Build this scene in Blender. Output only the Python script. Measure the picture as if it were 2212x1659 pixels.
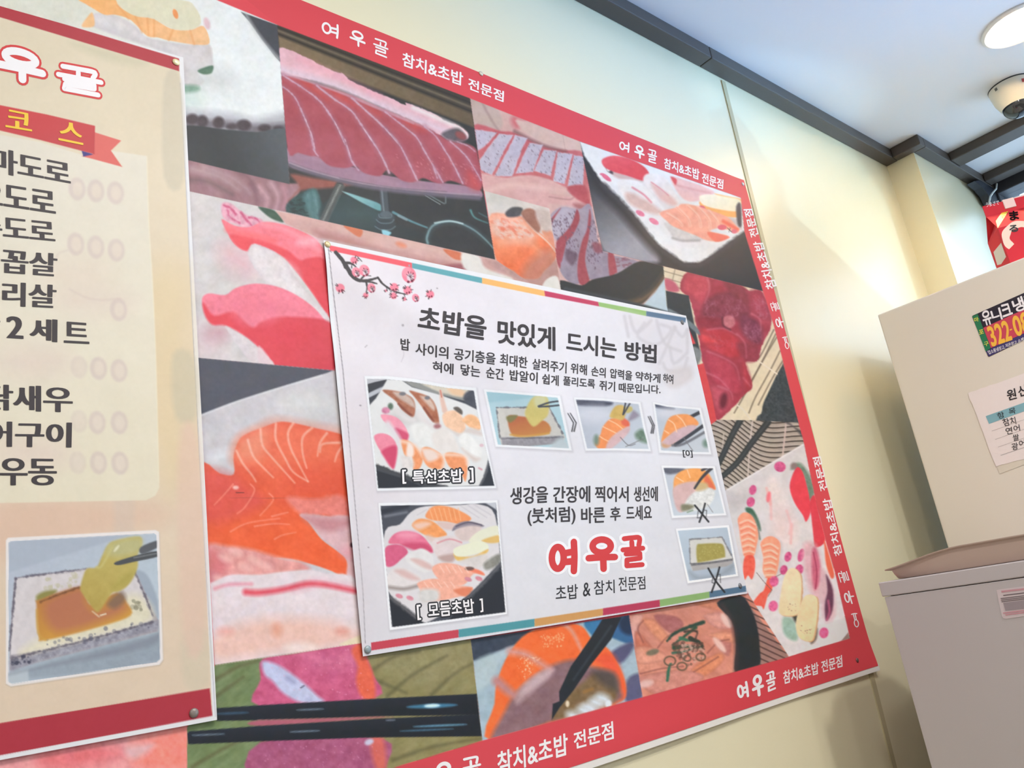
import bpy, bmesh, math, random
import numpy as np
from mathutils import Vector, Matrix

SC = bpy.context.scene
COL = SC.collection
for o in list(bpy.data.objects):
    bpy.data.objects.remove(o)

# ------------------------------------------------------------------ camera
# World: X runs along the poster wall, Y into that wall (wall face at Y = 1), Z up, floor at 0.
EYE = 1.12
FPX = 1788.86
YAW, PITCH, ROLL = -0.74909477, 0.28781169, -0.16185322
RM = Matrix.Rotation(YAW, 3, 'Z') @ Matrix.Rotation(math.pi / 2 + PITCH, 3, 'X') @ Matrix.Rotation(ROLL, 3, 'Z')
RN = np.array(RM)
cam = bpy.data.cameras.new('camera'); cam.sensor_width = 36; cam.sensor_fit = 'HORIZONTAL'
cam.lens = FPX / 2212 * 36; cam.clip_start = .02; cam.clip_end = 200
camo = bpy.data.objects.new('camera', cam); COL.objects.link(camo)
camo.matrix_world = Matrix.Translation((0, 0, EYE)) @ RM.to_4x4()
SC.camera = camo

# ------------------------------------------------------------------ daylight, lamps, exposure
SC.view_settings.view_transform = 'Standard'; SC.view_settings.look = 'None'
SC.view_settings.gamma = 1; SC.view_settings.use_curve_mapping = False
SC.view_settings.exposure = 0.16
SC.cycles.use_denoising = True
SC.cycles.max_bounces = 8
W = bpy.data.worlds.new('daylight'); SC.world = W; W.use_nodes = True
W.node_tree.nodes['Background'].inputs[0].default_value = (.62, .80, 1, 1)
W.node_tree.nodes['Background'].inputs[1].default_value = 2.4


def lamp(name, kind, loc, energy, color, aim=None, **k):
    L = bpy.data.lights.new(name, kind); L.energy = energy; L.color = color
    for a, b in k.items(): setattr(L, a, b)
    o = bpy.data.objects.new(name, L); COL.objects.link(o); o.location = loc
    if aim is not None:
        o.rotation_euler = (Vector(aim) - Vector(loc)).to_track_quat('-Z', 'Y').to_euler()
    return o


WARM = (1, .965, .925)
CEIL = EYE + 1.437
# the ceiling downlights that hang outside the picture
for i, (x, y, e) in enumerate(((-1.0, -.5, 12), (.6, -.1, 13.5), (1.4, -.4, 17), (-.4, -2.2, 16), (1.6, -2.2, 19))):
    lamp('downlight_glow', 'AREA', (x, y, CEIL - .012), e, WARM, shape='DISK', size=.16)
# daylight coming in through the shopfront, and an added low lamp brightening ceiling and upper wall like pavement bounce
lamp('shopfront_daylight', 'AREA', (4.9, -1.5, 1.35), 9, (.66, .83, 1), aim=(2.0, -1.3, 1.3), shape='RECTANGLE', size=4.2, size_y=2.2)
lamp('added_low_bounce', 'AREA', (5.4, -1.9, .25), 105, (.5, .74, 1), aim=(1.4, 1.0, 2.6), shape='RECTANGLE', size=3.6, size_y=1.6)
# spots added outside for the pale wall patch and the blue upper wall
lamp('added_wall_spot', 'SPOT', (5.2, -1.2, EYE - .35), 300, (.45, .75, 1), aim=(2.42, 1, EYE + 1.14), spot_size=math.radians(12), spot_blend=.4, shadow_soft_size=.012)
lamp('added_wall_spot', 'SPOT', (5.2, -3.2, EYE - .5), 1150, (.17, .47, 1), aim=(1.42, 1, EYE + 1.64), spot_size=math.radians(16), spot_blend=1, shadow_soft_size=.12)

# measured ceiling circles: centre x, y, z and radius
LAMP = (2.591, .417, CEIL, .1)
CAMR = (2.92, .555, CEIL, .064)


# light falling on the posters, used to turn printed tones into ink reflectance
def EXPO(P):
    x, z = P[:, 0], P[:, 2] - EYE
    return .84 + .27 * x + .5 * z - .18 * x * x + .18 * x * z - .5 * z * z


EVEN = 1.08


# ------------------------------------------------------------------ print painter
# Every print (banner, guide, menu) is drawn as coloured shapes on a raster that
# covers the poster, then stored on the poster's own mesh as a colour attribute.
RW, RH = 2212, 1659
KZ = 640.0 / 2212.0
_rng = np.random.RandomState(11)
_lat = _rng.rand(512, 512).astype(np.float32)


def vnoise(x, y):
    xi = np.floor(x).astype(np.int64); yi = np.floor(y).astype(np.int64)
    fx = (x - xi).astype(np.float32); fy = (y - yi).astype(np.float32)
    fx = fx * fx * (3 - 2 * fx); fy = fy * fy * (3 - 2 * fy)
    x0 = xi & 511; x1 = (xi + 1) & 511; y0 = yi & 511; y1 = (yi + 1) & 511
    a = _lat[y0, x0]; b = _lat[y0, x1]; c = _lat[y1, x0]; d = _lat[y1, x1]
    return (a * (1 - fx) + b * fx) * (1 - fy) + (c * (1 - fx) + d * fx) * fy


def fbm(x, y, sc, ang=0.0, st=1.0, seed=0):
    t = math.radians(ang); c, s = math.cos(t), math.sin(t)
    u = (x * c + y * s) / (sc * st) + seed * 7.31; v = (-x * s + y * c) / sc + seed * 3.77
    return vnoise(u, v) * .55 + vnoise(u * 2.1 + 9, v * 2.1 + 4) * .28 + vnoise(u * 4.3 + 2, v * 4.3 + 8) * .17 - .5


class Canvas:
    def __init__(s, base):
        s.a = np.empty((RH, RW, 3), np.float32); s.a[:] = np.array(base, np.float32)
        s.fr(0, 0); s.mask = None; s.k = 0

    def fr(s, ox, oy, k=KZ):
        s.ox, s.oy, s.kk = ox, oy, k

    def pts(s, t, raw=False):
        if isinstance(t, str):
            t = [tuple(float(v) for v in q.split(',')) for q in t.split()]
        p = np.array(t, np.float64)
        return p if raw else p * s.kk + np.array([s.ox, s.oy])

    def clip(s, t=None, raw=True):
        s.mask = None
        if t is None: return
        p = s.pts(t, raw)
        m = np.zeros((RH, RW), np.float32)
        b = s.box(p, 2)
        if b is None: s.mask = m; return
        x0, x1, y0, y1, X, Y = b
        m[y0:y1, x0:x1] = np.clip(.5 - s.sdf(p, X, Y) / 1.0, 0, 1)
        s.mask = m

    def box(s, p, pad):
        x0 = max(0, int(p[:, 0].min() - pad)); x1 = min(RW, int(p[:, 0].max() + pad) + 1)
        y0 = max(0, int(p[:, 1].min() - pad)); y1 = min(RH, int(p[:, 1].max() + pad) + 1)
        if x1 <= x0 or y1 <= y0: return None
        X, Y = np.meshgrid(np.arange(x0, x1, dtype=np.float32), np.arange(y0, y1, dtype=np.float32))
        return x0, x1, y0, y1, X, Y

    @staticmethod
    def spl(p, closed=True, n=5):
        m = len(p); out = []
        for i in range(m if closed else m - 1):
            if closed: a, b, c, d = p[(i - 1) % m], p[i], p[(i + 1) % m], p[(i + 2) % m]
            else: a, b, c, d = p[max(i - 1, 0)], p[i], p[i + 1], p[min(i + 2, m - 1)]
            for j in range(n):
                t = j / n
                out.append(.5 * ((2 * b) + (c - a) * t + (2 * a - 5 * b + 4 * c - d) * t * t + (3 * b - a - 3 * c + d) * t ** 3))
        if not closed: out.append(p[-1])
        return np.array(out)

    @staticmethod
    def sdf(p, X, Y):
        d = np.full(X.shape, 1e9, np.float32); ins = np.zeros(X.shape, bool)
        m = len(p)
        for i in range(m):
            ax, ay = p[i]; bx, by = p[(i + 1) % m]
            ex, ey = bx - ax, by - ay; L = ex * ex + ey * ey
            if L < 1e-9: continue
            t = np.clip(((X - ax) * ex + (Y - ay) * ey) / L, 0, 1)
            dx = X - ax - t * ex; dy = Y - ay - t * ey
            np.minimum(d, dx * dx + dy * dy, out=d)
            if ay != by:
                c = ((Y >= ay) != (Y >= by)) & (X < ex * (Y - ay) / ey + ax)
                ins ^= c
        d = np.sqrt(d)
        return np.where(ins, -d, d)

    def put(s, b, al, col):
        x0, x1, y0, y1 = b[:4]
        if s.mask is not None: al = al * s.mask[y0:y1, x0:x1]
        r = s.a[y0:y1, x0:x1]
        r += (col - r) * al[..., None]

    def colf(s, c, X, Y, g, n, ns, na, nst):
        col = np.empty(X.shape + (3,), np.float32); col[:] = np.array(c, np.float32)
        if g is not None:
            q = s.pts([(g[0], g[1]), (g[2], g[3])]); e = q[1] - q[0]
            t = np.clip(((X - q[0][0]) * e[0] + (Y - q[0][1]) * e[1]) / max(e @ e, 1e-6), 0, 1)[..., None]
            col = col * (1 - t) + np.array(g[4], np.float32) * t
        if n:
            s.k += 1
            col = col + (fbm(X, Y, max(ns * s.kk, 1.2), na, nst, s.k) * 2 * n)[..., None]
        return col

    # filled outline: c colour, s softness, a opacity, g gradient (x0,y0,x1,y1,colour), n noise, rag = ragged edge
    def P(s, t, c, so=4, a=1.0, sm=1, g=None, n=0, ns=30, na=0, nst=1, rag=0, rs=25, rim=None):
        p = s.pts(t)
        if sm: p = s.spl(p, True, 4)
        sk = max(so * s.kk, .5)
        b = s.box(p, sk * 1.5 + rag * s.kk + 1)
        if b is None: return
        X, Y = b[4], b[5]
        d = s.sdf(p, X, Y)
        if rag: s.k += 1; d = d + fbm(X, Y, max(rs * s.kk, 1.2), 0, 1, s.k) * 2 * rag * s.kk
        col = s.colf(c, X, Y, g, n, ns, na, nst)
        if rim is not None:
            w = rim[1] * s.kk
            t_ = np.clip(1 + d / w, 0, 1)[..., None] ** 1.5 * (rim[2] if len(rim) > 2 else 1)
            col = col * (1 - t_) + np.array(rim[0], np.float32) * t_
        s.put(b, np.clip(.5 - d / (2 * sk), 0, 1) * a, col)

    # brush stroke along points, width w tapering to w2
    def S(s, t, w, c, so=4, a=1.0, w2=None, sm=1, jag=0, n=0, ns=20):
        p = s.pts(t)
        if sm and len(p) > 2: p = s.spl(p, False, 4)
        w = w * s.kk / 2; w2 = w if w2 is None else w2 * s.kk / 2
        sk = max(so * s.kk, .45)
        b = s.box(p, max(w, w2) + sk + 2)
        if b is None: return
        X, Y = b[4], b[5]; m = len(p) - 1
        d = np.full(X.shape, 1e9, np.float32)
        for i in range(m):
            ax, ay = p[i]; ex, ey = p[i + 1] - p[i]; L = max(ex * ex + ey * ey, 1e-9)
            t_ = np.clip(((X - ax) * ex + (Y - ay) * ey) / L, 0, 1)
            q = (i + t_) / m
            d = np.minimum(d, np.hypot(X - ax - t_ * ex, Y - ay - t_ * ey) - (w + (w2 - w) * q))
        if jag: s.k += 1; d = d + fbm(X, Y, max(22 * s.kk, 1.5), 0, 1, s.k) * 2 * jag * s.kk
        s.put(b, np.clip(.5 - d / (2 * sk), 0, 1) * a, s.colf(c, X, Y, None, n, ns, 0, 1))

    def E(s, x, y, rx, ry, c, rot=0, **k):
        t = np.radians(rot); th = np.linspace(0, 2 * np.pi, 17)[:-1]
        u, v = rx * np.cos(th), ry * np.sin(th)
        s.P(list(zip(x + u * math.cos(t) - v * math.sin(t), y + u * math.sin(t) + v * math.cos(t))), c, **k)

    # specks scattered inside an outline
    def SP(s, t, num, r, c, a=.8, seed=1, st=1.0, ang=0):
        p = s.pts(t); R = np.random.RandomState(seed)
        lo, hi = p.min(0), p.max(0); k = 0; tries = 0
        while k < num and tries < num * 12:
            tries += 1
            q = lo + R.rand(2) * (hi - lo)
            X = np.array([[q[0]]], np.float32); Y = np.array([[q[1]]], np.float32)
            if s.sdf(p, X, Y)[0, 0] > 0: continue
            k += 1; rr = r * (.5 + R.rand()) ; x, y = (q - [s.ox, s.oy]) / s.kk
            s.E(x, y, rr * st, rr, c, rot=ang + R.rand() * 40 - 20, so=2.5, a=a * (.5 + .5 * R.rand()))


def grain(C, amt=1.0):
    """uneven ink and the fine tooth of the printed vinyl"""
    X, Y = np.meshgrid(np.arange(RW, dtype=np.float32), np.arange(RH, dtype=np.float32))
    f = fbm(X, Y, 7.0, 0, 1, 91) * 13 + fbm(X, Y, 26.0, 20, 1.5, 92) * 12
    dark = np.clip(C.a.mean(2) / 150.0, .25, 1.0)
    red = (np.abs(C.a - np.array((224, 74, 84), np.float32)).sum(2) < 2)
    f = f * amt * dark * ~red
    C.a += f[..., None]
    C.a[..., 0] += fbm(X, Y, 17.0, 0, 1, 93) * 7 * amt * ~red
    C.a[..., 2] += fbm(X, Y, 19.0, 0, 1, 94) * 8 * amt * ~red
def paint_banner():
    RED = (224, 74, 84)
    C = Canvas(RED); P, S, E, SP = C.P, C.S, C.E, C.SP
    # ---- plate with rolled-egg sushi
    C.clip('-10,-10 458,-4 600,54 606,130 626,398 406,348 -10,300'); C.fr(0, 0)
    P('-50,-50 2300,-50 2300,1500 -50,1500', (219, 217, 204), sm=0, g=(500, 0, 1500, 500, (233, 236, 237)), n=5, ns=160)
    P('1800,90 2080,190 2110,480 2060,430 1950,290 1860,160', (70, 72, 79), sm=0)
    S('1830,90 1870,170 1960,300 2080,440', 22, (196, 200, 202), so=14, a=.7)
    P('690,110 800,100 900,130 1020,200 1110,280 1390,330 1560,330 1590,470 1590,510 1480,540 1525,600 1490,640 1380,630 1340,440 1200,380 700,200', (216, 210, 211), so=10, n=12, ns=55, rim=((196, 186, 190), 60, .5))
    P('840,0 1350,0 1460,60 1500,170 1420,225 1290,215 1150,150 1010,130 880,50', (222, 216, 190), so=5)
    P('590,-10 840,-10 890,50 1010,120 1140,140 1280,215 1420,225 1520,195 1565,320 1480,335 1390,325 1250,300 1180,280 1100,270 1020,190 960,140 860,110 780,110 690,60 640,30', (243, 178, 112), so=4, n=8, ns=40, g=(700, 0, 1560, 320, (240, 190, 142)))
    for q in ('880,40 960,140', '1010,125 1060,240', '1150,150 1150,270', '1290,225 1260,300', '1420,230 1450,330', '1100,140 1110,260'):
        S(q, 12, (228, 150, 88), so=8, a=.55)
    P('610,190 650,130 690,95 705,190 640,205', (238, 186, 132), so=6)
    E(1310, 104, 18, 38, (236, 150, 88), rot=-20); E(1545, 175, 22, 45, (222, 190, 196), rot=-15, so=10)
    E(1610, 590, 150, 90, (205, 208, 208), so=70, a=.8)
    P('1475,530 1520,505 1590,490 1580,545 1520,555', (86, 118, 98), so=6, n=10)
    P('1365,640 1470,640 1490,670 1440,690 1365,690', (112, 148, 126), so=16, n=14)
    E(1420, 740, 100, 60, (196, 216, 206), so=60, a=.7)
    S('1350,860 1700,890 1900,930 2160,880', 95, (186, 186, 194), so=34)
    S('1350,920 1700,935 1900,965 2160,945', 70, (118, 112, 120), so=22)
    for x, y, rx, ry in ((1435, 890, 48, 40), (1510, 905, 42, 45), (1632, 915, 42, 45), (1820, 935, 55, 42), (1975, 957, 48, 28), (2080, 960, 40, 20), (1730, 945, 40, 22)):
        E(x, y, rx, ry, (72, 60, 66), so=12, n=10)
    P('1340,950 1700,968 1920,985 2170,985 2200,1400 1340,1210', (50, 53, 56), so=6, g=(1700, 1200, 2100, 1000, (86, 91, 96)))
    # ---- tuna block
    C.clip('599,54 1016,213 1042,396 1070,561 702,478 640,463 408,413 406,346 626,398'); C.fr(560, 0)
    P('-700,0 1900,0 1900,2000 -700,2000', (50, 50, 49), sm=0, n=5, ns=60)
    P('130,180 1600,740 1620,960 140,380', (66, 58, 47), sm=0)
    P('140,268 1590,850 1605,950 150,372', (130, 110, 84), sm=0, so=10, g=(200, 300, 1600, 900, (104, 88, 66)), n=6)
    S('140,228 1585,802', 16, (112, 100, 82), so=8); S('140,205 1585,770', 12, (50, 44, 38), so=5)
    S('140,252 1590,835', 8, (48, 42, 36), so=5)
    # lower part: sink, tap, hose, fish behind
    P('-540,1190 230,1370 245,1310 310,1395 270,1480 210,1560 120,1600 -540,1440', (158, 116, 124), so=8, n=16, ns=70, na=60, nst=3)
    for q, c in (('-500,1260 -300,1320 -150,1420', (196, 170, 172)), ('-420,1240 -200,1330 -60,1440', (190, 160, 164)), ('-530,1340 -380,1360 -200,1450', (112, 90, 92)), ('0,1400 60,1480 40,1590', (214, 170, 178)), ('90,1370 140,1470 120,1580', (216, 176, 184)), ('-60,1380 -20,1480 -30,1560', (128, 86, 96)), ('180,1400 200,1490 170,1560', (205, 150, 160)), ('-200,1240 -80,1330 -20,1420', (120, 84, 92))):
        S(q, 34, c, so=24, a=.75, w2=12)
    P('235,1300 420,1330 700,1370 560,1400 300,1425 250,1490 220,1500 300,1400', (148, 84, 74), so=14, n=8)
    P('225,1500 420,1415 470,1650 225,1600', (46, 74, 74), so=8, n=10, ns=14)
    P('330,1470 425,1418 455,1640 390,1640', (84, 122, 124), so=18, n=16, ns=24, na=80, nst=3); SP('235,1500 320,1480 380,1640 240,1620', 50, 5, (30, 46, 46), seed=91, st=2.5)
    P('590,1450 900,1545 930,1640 1300,1760 1250,1800 480,1660', (44, 62, 64), so=16, g=(600, 1500, 1300, 1760, (44, 47, 47)))
    E(760, 1600, 180, 60, (66, 92, 94), so=90, a=.6); E(1150, 1560, 240, 70, (46, 47, 47), so=50)
    S('600,1385 545,1500 480,1650', 62, (60, 63, 62), so=8)
    for i in range(26):
        x = 612 - i * 5.2; y = 1378 + i * 10.8
        S('%f,%f %f,%f %f,%f' % (x - 32, y - 2, x, y + 6, x + 30, y + 8), 4, (128, 134, 128), so=4, a=.7); E(x - 8, y + 3, 10, 3, (196, 200, 192), so=3, a=.7)
    P('620,1428 760,1470 905,1525 905,1575 800,1530 690,1470', (152, 196, 200), so=5, g=(620, 1430, 900, 1570, (104, 156, 162)))
    S('928,1410 945,1600', 62, (72, 78, 84), so=6); S('915,1420 932,1600', 10, (120, 132, 140), so=5); S('960,1420 975,1590', 10, (40, 42, 46), so=5)
    E(945, 1625, 66, 44, (64, 72, 78), so=8); E(945, 1600, 44, 24, (86, 98, 106), so=6); P('880,1640 1010,1650 990,1720 900,1715', (52, 60, 64), so=8)
    for yy, rr in ((1600, 48), (1640, 66), (1690, 76)):
        S('%f,%f 900,%f 940,%f 985,%f %f,%f' % (940 - rr, yy, yy + 22, yy + 28, yy + 22, 940 + rr, yy), 6, (120, 142, 148), so=4, a=.8)
    P('915,1718 985,1735 955,1770 940,1785', (150, 206, 222), so=6)
    S('1000,1585 1130,1650 1255,1700', 20, (94, 136, 144), so=4, w2=12); S('1040,1610 1100,1640', 18, (130, 150, 156), so=4)
    S('1262,1820 1256,1775 1294,1695 1384,1660 1484,1665 1604,1720 1704,1805', 40, (60, 70, 72), so=16)
    S('1258,1815 1252,1770 1290,1690 1380,1655 1480,1660 1600,1715 1700,1800 1760,1870', 18, (118, 146, 150), so=6, w2=9)
    S('1310,1665 1420,1650 1520,1670', 10, (190, 214, 216), so=5)
    S('1255,1450 1380,1520 1392,1515 1392,1462', 9, (104, 116, 116), so=4, sm=0); S('1240,1460 1350,1525', 6, (140, 150, 150), so=3)
    S('1578,1570 1610,1625 1705,1665', 16, (84, 136, 136), so=6, w2=6); S('1640,1590 1700,1622', 8, (70, 100, 104), so=5)
    # slab
    P('215,1100 380,1150 640,1230 900,1300 1200,1350 1500,1380 1645,1415 1645,1480 1400,1458 1000,1418 700,1372 400,1295 218,1232', (162, 126, 146), so=5, n=9, ns=60, na=14, nst=4)
    S('225,1228 400,1290 700,1370 1000,1420 1400,1458 1640,1478', 34, (108, 98, 112), so=12); S('225,1215 400,1278 700,1355 1000,1400 1400,1440 1640,1455', 8, (172, 150, 164), so=6)
    S('600,1330 1000,1400 1400,1430', 6, (110, 92, 108), so=4, a=.7)
    P('165,545 350,605 700,715 1000,845 1250,950 1430,1050 1600,1095 1640,1200 1668,1330 1648,1420 1560,1395 1430,1350 1360,1370 1300,1360 1220,1330 1150,1360 1060,1345 960,1270 900,1315 780,1290 720,1240 640,1255 520,1235 440,1170 380,1165 290,1140 213,1118', (172, 75, 84), so=7, g=(500, 600, 400, 1200, (168, 80, 94)), n=10, ns=110)
    for q in ('480,655 600,690 740,770 900,850 820,830 600,760', '960,835 1120,905 1260,975 1160,960 1050,900', '240,580 420,640 520,740 400,690 300,630', '1560,1280 1640,1350 1640,1410 1580,1390'):
        P(q, (206, 78, 74), so=40, a=.75)
    P('150,360 300,405 470,490 600,548 620,545 690,605 850,680 1000,740 1090,785 1100,765 1240,822 1330,860 1400,910 1480,932 1540,975 1560,1010 1545,1045 1440,1055 1350,1010 1200,925 900,790 600,655 300,575 160,540', (230, 182, 194), so=4, n=12, ns=50, rag=6)
    S('160,515 330,565 600,650 900,780 1200,905 1400,980', 46, (222, 198, 212), so=24, n=10); S('160,545 330,595 600,690 900,815 1150,920', 10, (198, 160, 178), so=8, a=.8)
    S('300,440 600,570 900,720', 30, (240, 160, 176), so=30, a=.5); S('1150,805 1300,870 1480,950 1545,1010', 30, (236, 226, 226), so=14, a=.9)
    P('1360,1000 1440,960 1500,965 1548,1035 1500,1060 1410,1045', (96, 88, 96), so=12, n=12); E(1505, 1012, 45, 26, (142, 76, 76), rot=30, so=10)
    L = (200, 164, 184)
    for q, w in (('175,560 300,640 430,735 510,830 600,980 650,1090 690,1200 740,1270', 15), ('180,650 265,725 330,860 380,990 410,1120 440,1165', 13), ('430,640 560,740 690,830 780,960 870,1090 940,1220 970,1290', 16), ('690,730 800,830 930,950 1040,1070 1100,1180 1180,1345', 15), ('940,835 1060,930 1170,1020 1230,1120 1300,1240 1370,1360', 14), ('1235,945 1320,1020 1390,1130 1440,1210 1520,1370', 12), ('1425,1055 1530,1150 1600,1250 1655,1345', 11), ('1480,1060 1560,1090 1610,1130', 8), ('1300,1250 1330,1330', 8)):
        S(q, w * 2.2, (170, 110, 130), so=20, a=.6); S(q, w * .8, L, so=5, jag=5, a=.9)
    for q in ('330,860 390,1000 415,1110', '560,900 640,1080', '780,960 880,1110', '940,960 1050,1090', '640,1040 690,1190'):
        S(q, 26, (150, 96, 116), so=14, a=.5, w2=8); S(q, 5, (226, 196, 210), so=3, a=.7, jag=4)
    SP('1000,1150 1600,1200 1640,1380 1100,1320', 60, 4, (214, 130, 142), a=.5, seed=4, st=2.2, ang=40)
    # ---- seared tuna slices
    C.clip('1016,213 1253,306 1288,480 1302,542 1433,575 1446,669 1450,760 1214,660 1187,450 1045,412'); C.fr(1100, 0)
    P('-400,600 1300,600 1300,2700 -400,2700', (214, 174, 168), sm=0, n=7, ns=90)
    P('-300,720 -100,800 -60,960 -290,930', (196, 172, 164), so=10); S('-200,770 -130,900 -60,1000', 14, (172, 146, 140), so=10)
    P('30,870 120,900 60,960 20,920', (206, 106, 112), so=24)
    P('60,890 400,1000 545,1050 545,1140 430,1130 380,1120 250,1070 120,990', (216, 184, 176), so=10, n=8, ns=60); S('400,1010 420,1130', 5, (196, 160, 154), so=3)
    P('-280,940 -60,980 40,990 250,1090 400,1120 560,1150 600,1400 590,1540 430,1420 300,1340 100,1310 -60,1340 -120,1330 -290,1250', (196, 96, 104), so=8, g=(0, 980, 0, 1400, (206, 116, 118)), n=10)
    S('40,980 250,1085 420,1130', 18, (120, 76, 80), so=14, a=.8)
    for q in ('-290,960 -90,990 -180,1090 -290,1160', '-75,1000 30,1008 -40,1130 -130,1310 -255,1250 -170,1120', '45,1008 140,1030 100,1100 22,1318 -112,1316 -20,1140', '152,1066 250,1082 176,1284 48,1296 110,1150', '258,1116 352,1128 308,1312 186,1276', '362,1136 474,1150 414,1376 328,1352', '484,1158 560,1172 550,1384 434,1392'):
        P(q, (192, 184, 202), so=5, n=11, ns=20, rag=4, sm=0, rim=((214, 196, 208), 14, .6)); SP(q, 22, 3.4, (116, 98, 112), a=.6, seed=len(q), st=2.2, ang=65)
    P('-290,1290 0,1330 160,1310 300,1350 430,1410 300,1440 490,1480 620,1530 560,1560 300,1520 290,1600 -60,1500', (218, 170, 168), so=10, n=8, ns=80)
    S('-200,1440 0,1380 200,1400 420,1420', 30, (232, 196, 190), so=24, a=.7); S('300,1470 440,1490 480,1475', 10, (188, 140, 138), so=6)
    P('435,1400 560,1385 600,1500 610,1540 500,1480', (186, 84, 90), so=10, n=10); P('480,1520 600,1540 600,1600 520,1580', (176, 110, 112), so=14)
    C.fr(1100, 400)
    P('295,260 390,165 520,180 600,140 640,280 700,490 970,570 880,650 700,700 600,705 480,740 380,640 380,480', (164, 150, 166), so=6, n=14, ns=40, g=(500, 200, 500, 700, (150, 136, 152)))
    P('390,165 520,185 500,230 440,330 330,400 300,270', (190, 180, 196), so=20, a=.8)
    for q in ('505,180 525,260 470,380 430,420 395,560 380,560 350,430 420,350 470,280', '600,180 612,260 592,400 566,560 600,735 525,735 510,600 540,430 580,330', '738,508 778,515 805,640 790,660 752,690', '300,270 385,170 330,260 310,330', '330,470 380,500 380,620 350,560'):
        P(q, (164, 74, 82), so=6, n=10, ns=20)
    SP('310,250 500,190 440,360 340,420', 70, 4, (112, 90, 104), seed=7, st=2, ang=75); SP('420,380 540,300 500,600 420,560', 60, 4.5, (112, 88, 104), seed=8, st=2, ang=75)
    SP('590,220 640,280 700,490 640,640 580,540', 60, 4.5, (108, 84, 100), seed=9, st=2, ang=75); SP('800,520 960,570 820,640', 20, 6, (130, 80, 96), seed=10, st=2)
    P('430,480 510,520 470,600 420,540', (104, 78, 92), so=10, a=.8); P('620,430 690,440 690,500 640,500', (140, 70, 82), so=10, a=.8)
    P('385,710 540,748 620,705 800,662 975,568 1155,608 1165,690 1080,790 960,895 700,835 385,780', (44, 45, 43), so=5)
    S('1160,670 1085,775 985,855 870,890', 40, (112, 88, 62), so=22, w2=34); S('1160,640 1085,745 985,825', 20, (56, 52, 46), so=14)
    P('1165,690 1200,960 990,905 1090,800', (190, 206, 217), so=6, sm=0)
    S('420,775 700,835 960,895 1190,960', 30, (58, 62, 66), so=8)
    # ---- small salmon picture
    C.clip('1046,412 1187,450 1216,660 1090,640 1070,561'); C.fr(560, 400)
    P('1500,0 2400,0 2400,1000 1500,1000', (208, 203, 197), sm=0, n=8, ns=60, g=(1700, 50, 2200, 300, (222, 206, 200)))
    P('1720,560 1900,620 2060,700 2200,560 2400,560 2400,900 1700,700', (198, 152, 140), so=16, n=14, ns=40)
    P('1715,240 1850,215 1960,235 2060,330 2150,400 2215,480 2205,560 2130,640 2075,700 1960,690 1900,640 1770,560', (240, 150, 116), so=8, g=(1900, 250, 2030, 640, (238, 112, 62)), n=16, ns=45)
    P('1715,240 1850,215 1960,245 2060,340 2030,430 1900,420 1760,380', (240, 196, 180), so=40, a=.65, n=16, ns=30)
    E(1800, 330, 60, 40, (226, 186, 172), so=30, a=.8, n=20, ns=14); SP('1740,260 1960,260 2060,380 1800,400', 40, 10, (232, 120, 92), a=.5, seed=95, st=2, ang=30); SP('1740,260 1960,260 2060,380 1800,400', 40, 9, (232, 208, 200), a=.5, seed=96, st=2, ang=30)
    S('1800,440 2000,420 2100,500', 30, (244, 180, 150), so=30, a=.5); S('2000,275 2070,350 2160,430 2215,500', 12, (236, 206, 190), so=6)
    P('1838,205 1890,165 1965,172 1945,228 1860,238', (84, 80, 82), so=8, n=12)
    P('1955,215 2020,172 2100,230 2095,345 2050,330', (164, 112, 94), so=8, n=14); P('2110,340 2165,330 2215,400 2215,470 2140,400', (226, 150, 120), so=10, n=12)
    P('2060,190 2165,200 2175,330 2110,330', (206, 186, 178), so=12, n=14)
    P('2020,560 2200,480 2230,700 2150,760 1960,700', (176, 136, 128), so=40, a=.6); P('2110,760 2150,700 2230,690 2260,900 2120,790', (226, 220, 212), so=6)
    # ---- black plate of sushi, upper right
    C.clip('1253,306 1600,427 1608,501 1648,629 1433,575 1302,542 1288,480'); C.fr(1100, 400)
    P('300,-500 2100,-500 2100,1000 300,1000', (46, 45, 47), sm=0)
    P('530,-330 620,-200 760,20 980,330 1120,520 1060,580 700,490 590,0', (66, 66, 70), so=20, g=(640, 0, 850, 480, (160, 158, 168)))
    P('520,-320 600,-240 660,-120 620,-60 570,-120', (150, 152, 160), so=14)
    S('560,-210 700,10 850,160 970,300 1110,450 1260,570', 120, (44, 42, 45), so=34)
    PL = '525,-330 560,-220 700,-10 850,140 975,285 1100,440 1250,550 1310,582 1425,580 1530,515 1660,420 1760,345 1740,60 1740,90 1500,0 1000,-200'
    P(PL, (236, 235, 237), so=7, sm=0, rag=4, n=4, ns=60)
    S('700,-5 850,145 975,292 1100,448 1250,560 1310,594 1425,592 1530,527 1660,430 1765,355', 34, (58, 56, 60), so=14, jag=8)
    C.fr(1100, 0)
    P('900,1330 1250,1500 1500,1700 1500,1780 1300,1790 1000,1500', (222, 208, 208), so=60, a=.6)
    P('760,1265 880,1310 1000,1350 960,1360 860,1345 780,1315', (208, 180, 178), so=10); P('720,1240 760,1250 775,1300 735,1280', (86, 70, 74), so=6); E(742, 1258, 16, 22, (228, 226, 226))
    P('695,1190 780,1162 900,1185 1000,1240 1045,1300 1010,1350 880,1312 760,1275 705,1240', (236, 92, 104), so=6, g=(800, 1170, 850, 1300, (226, 72, 84)), n=6)
    P('1000,1345 1025,1300 1110,1300 1185,1350 1265,1500 1245,1540 1150,1500 1040,1410', (238, 230, 230), so=8, n=6); P('1060,1370 1150,1420 1250,1510 1220,1535 1120,1480', (230, 190, 186), so=14); S('1060,1360 1130,1410 1190,1460', 8, (222, 150, 158), so=5)
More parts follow.
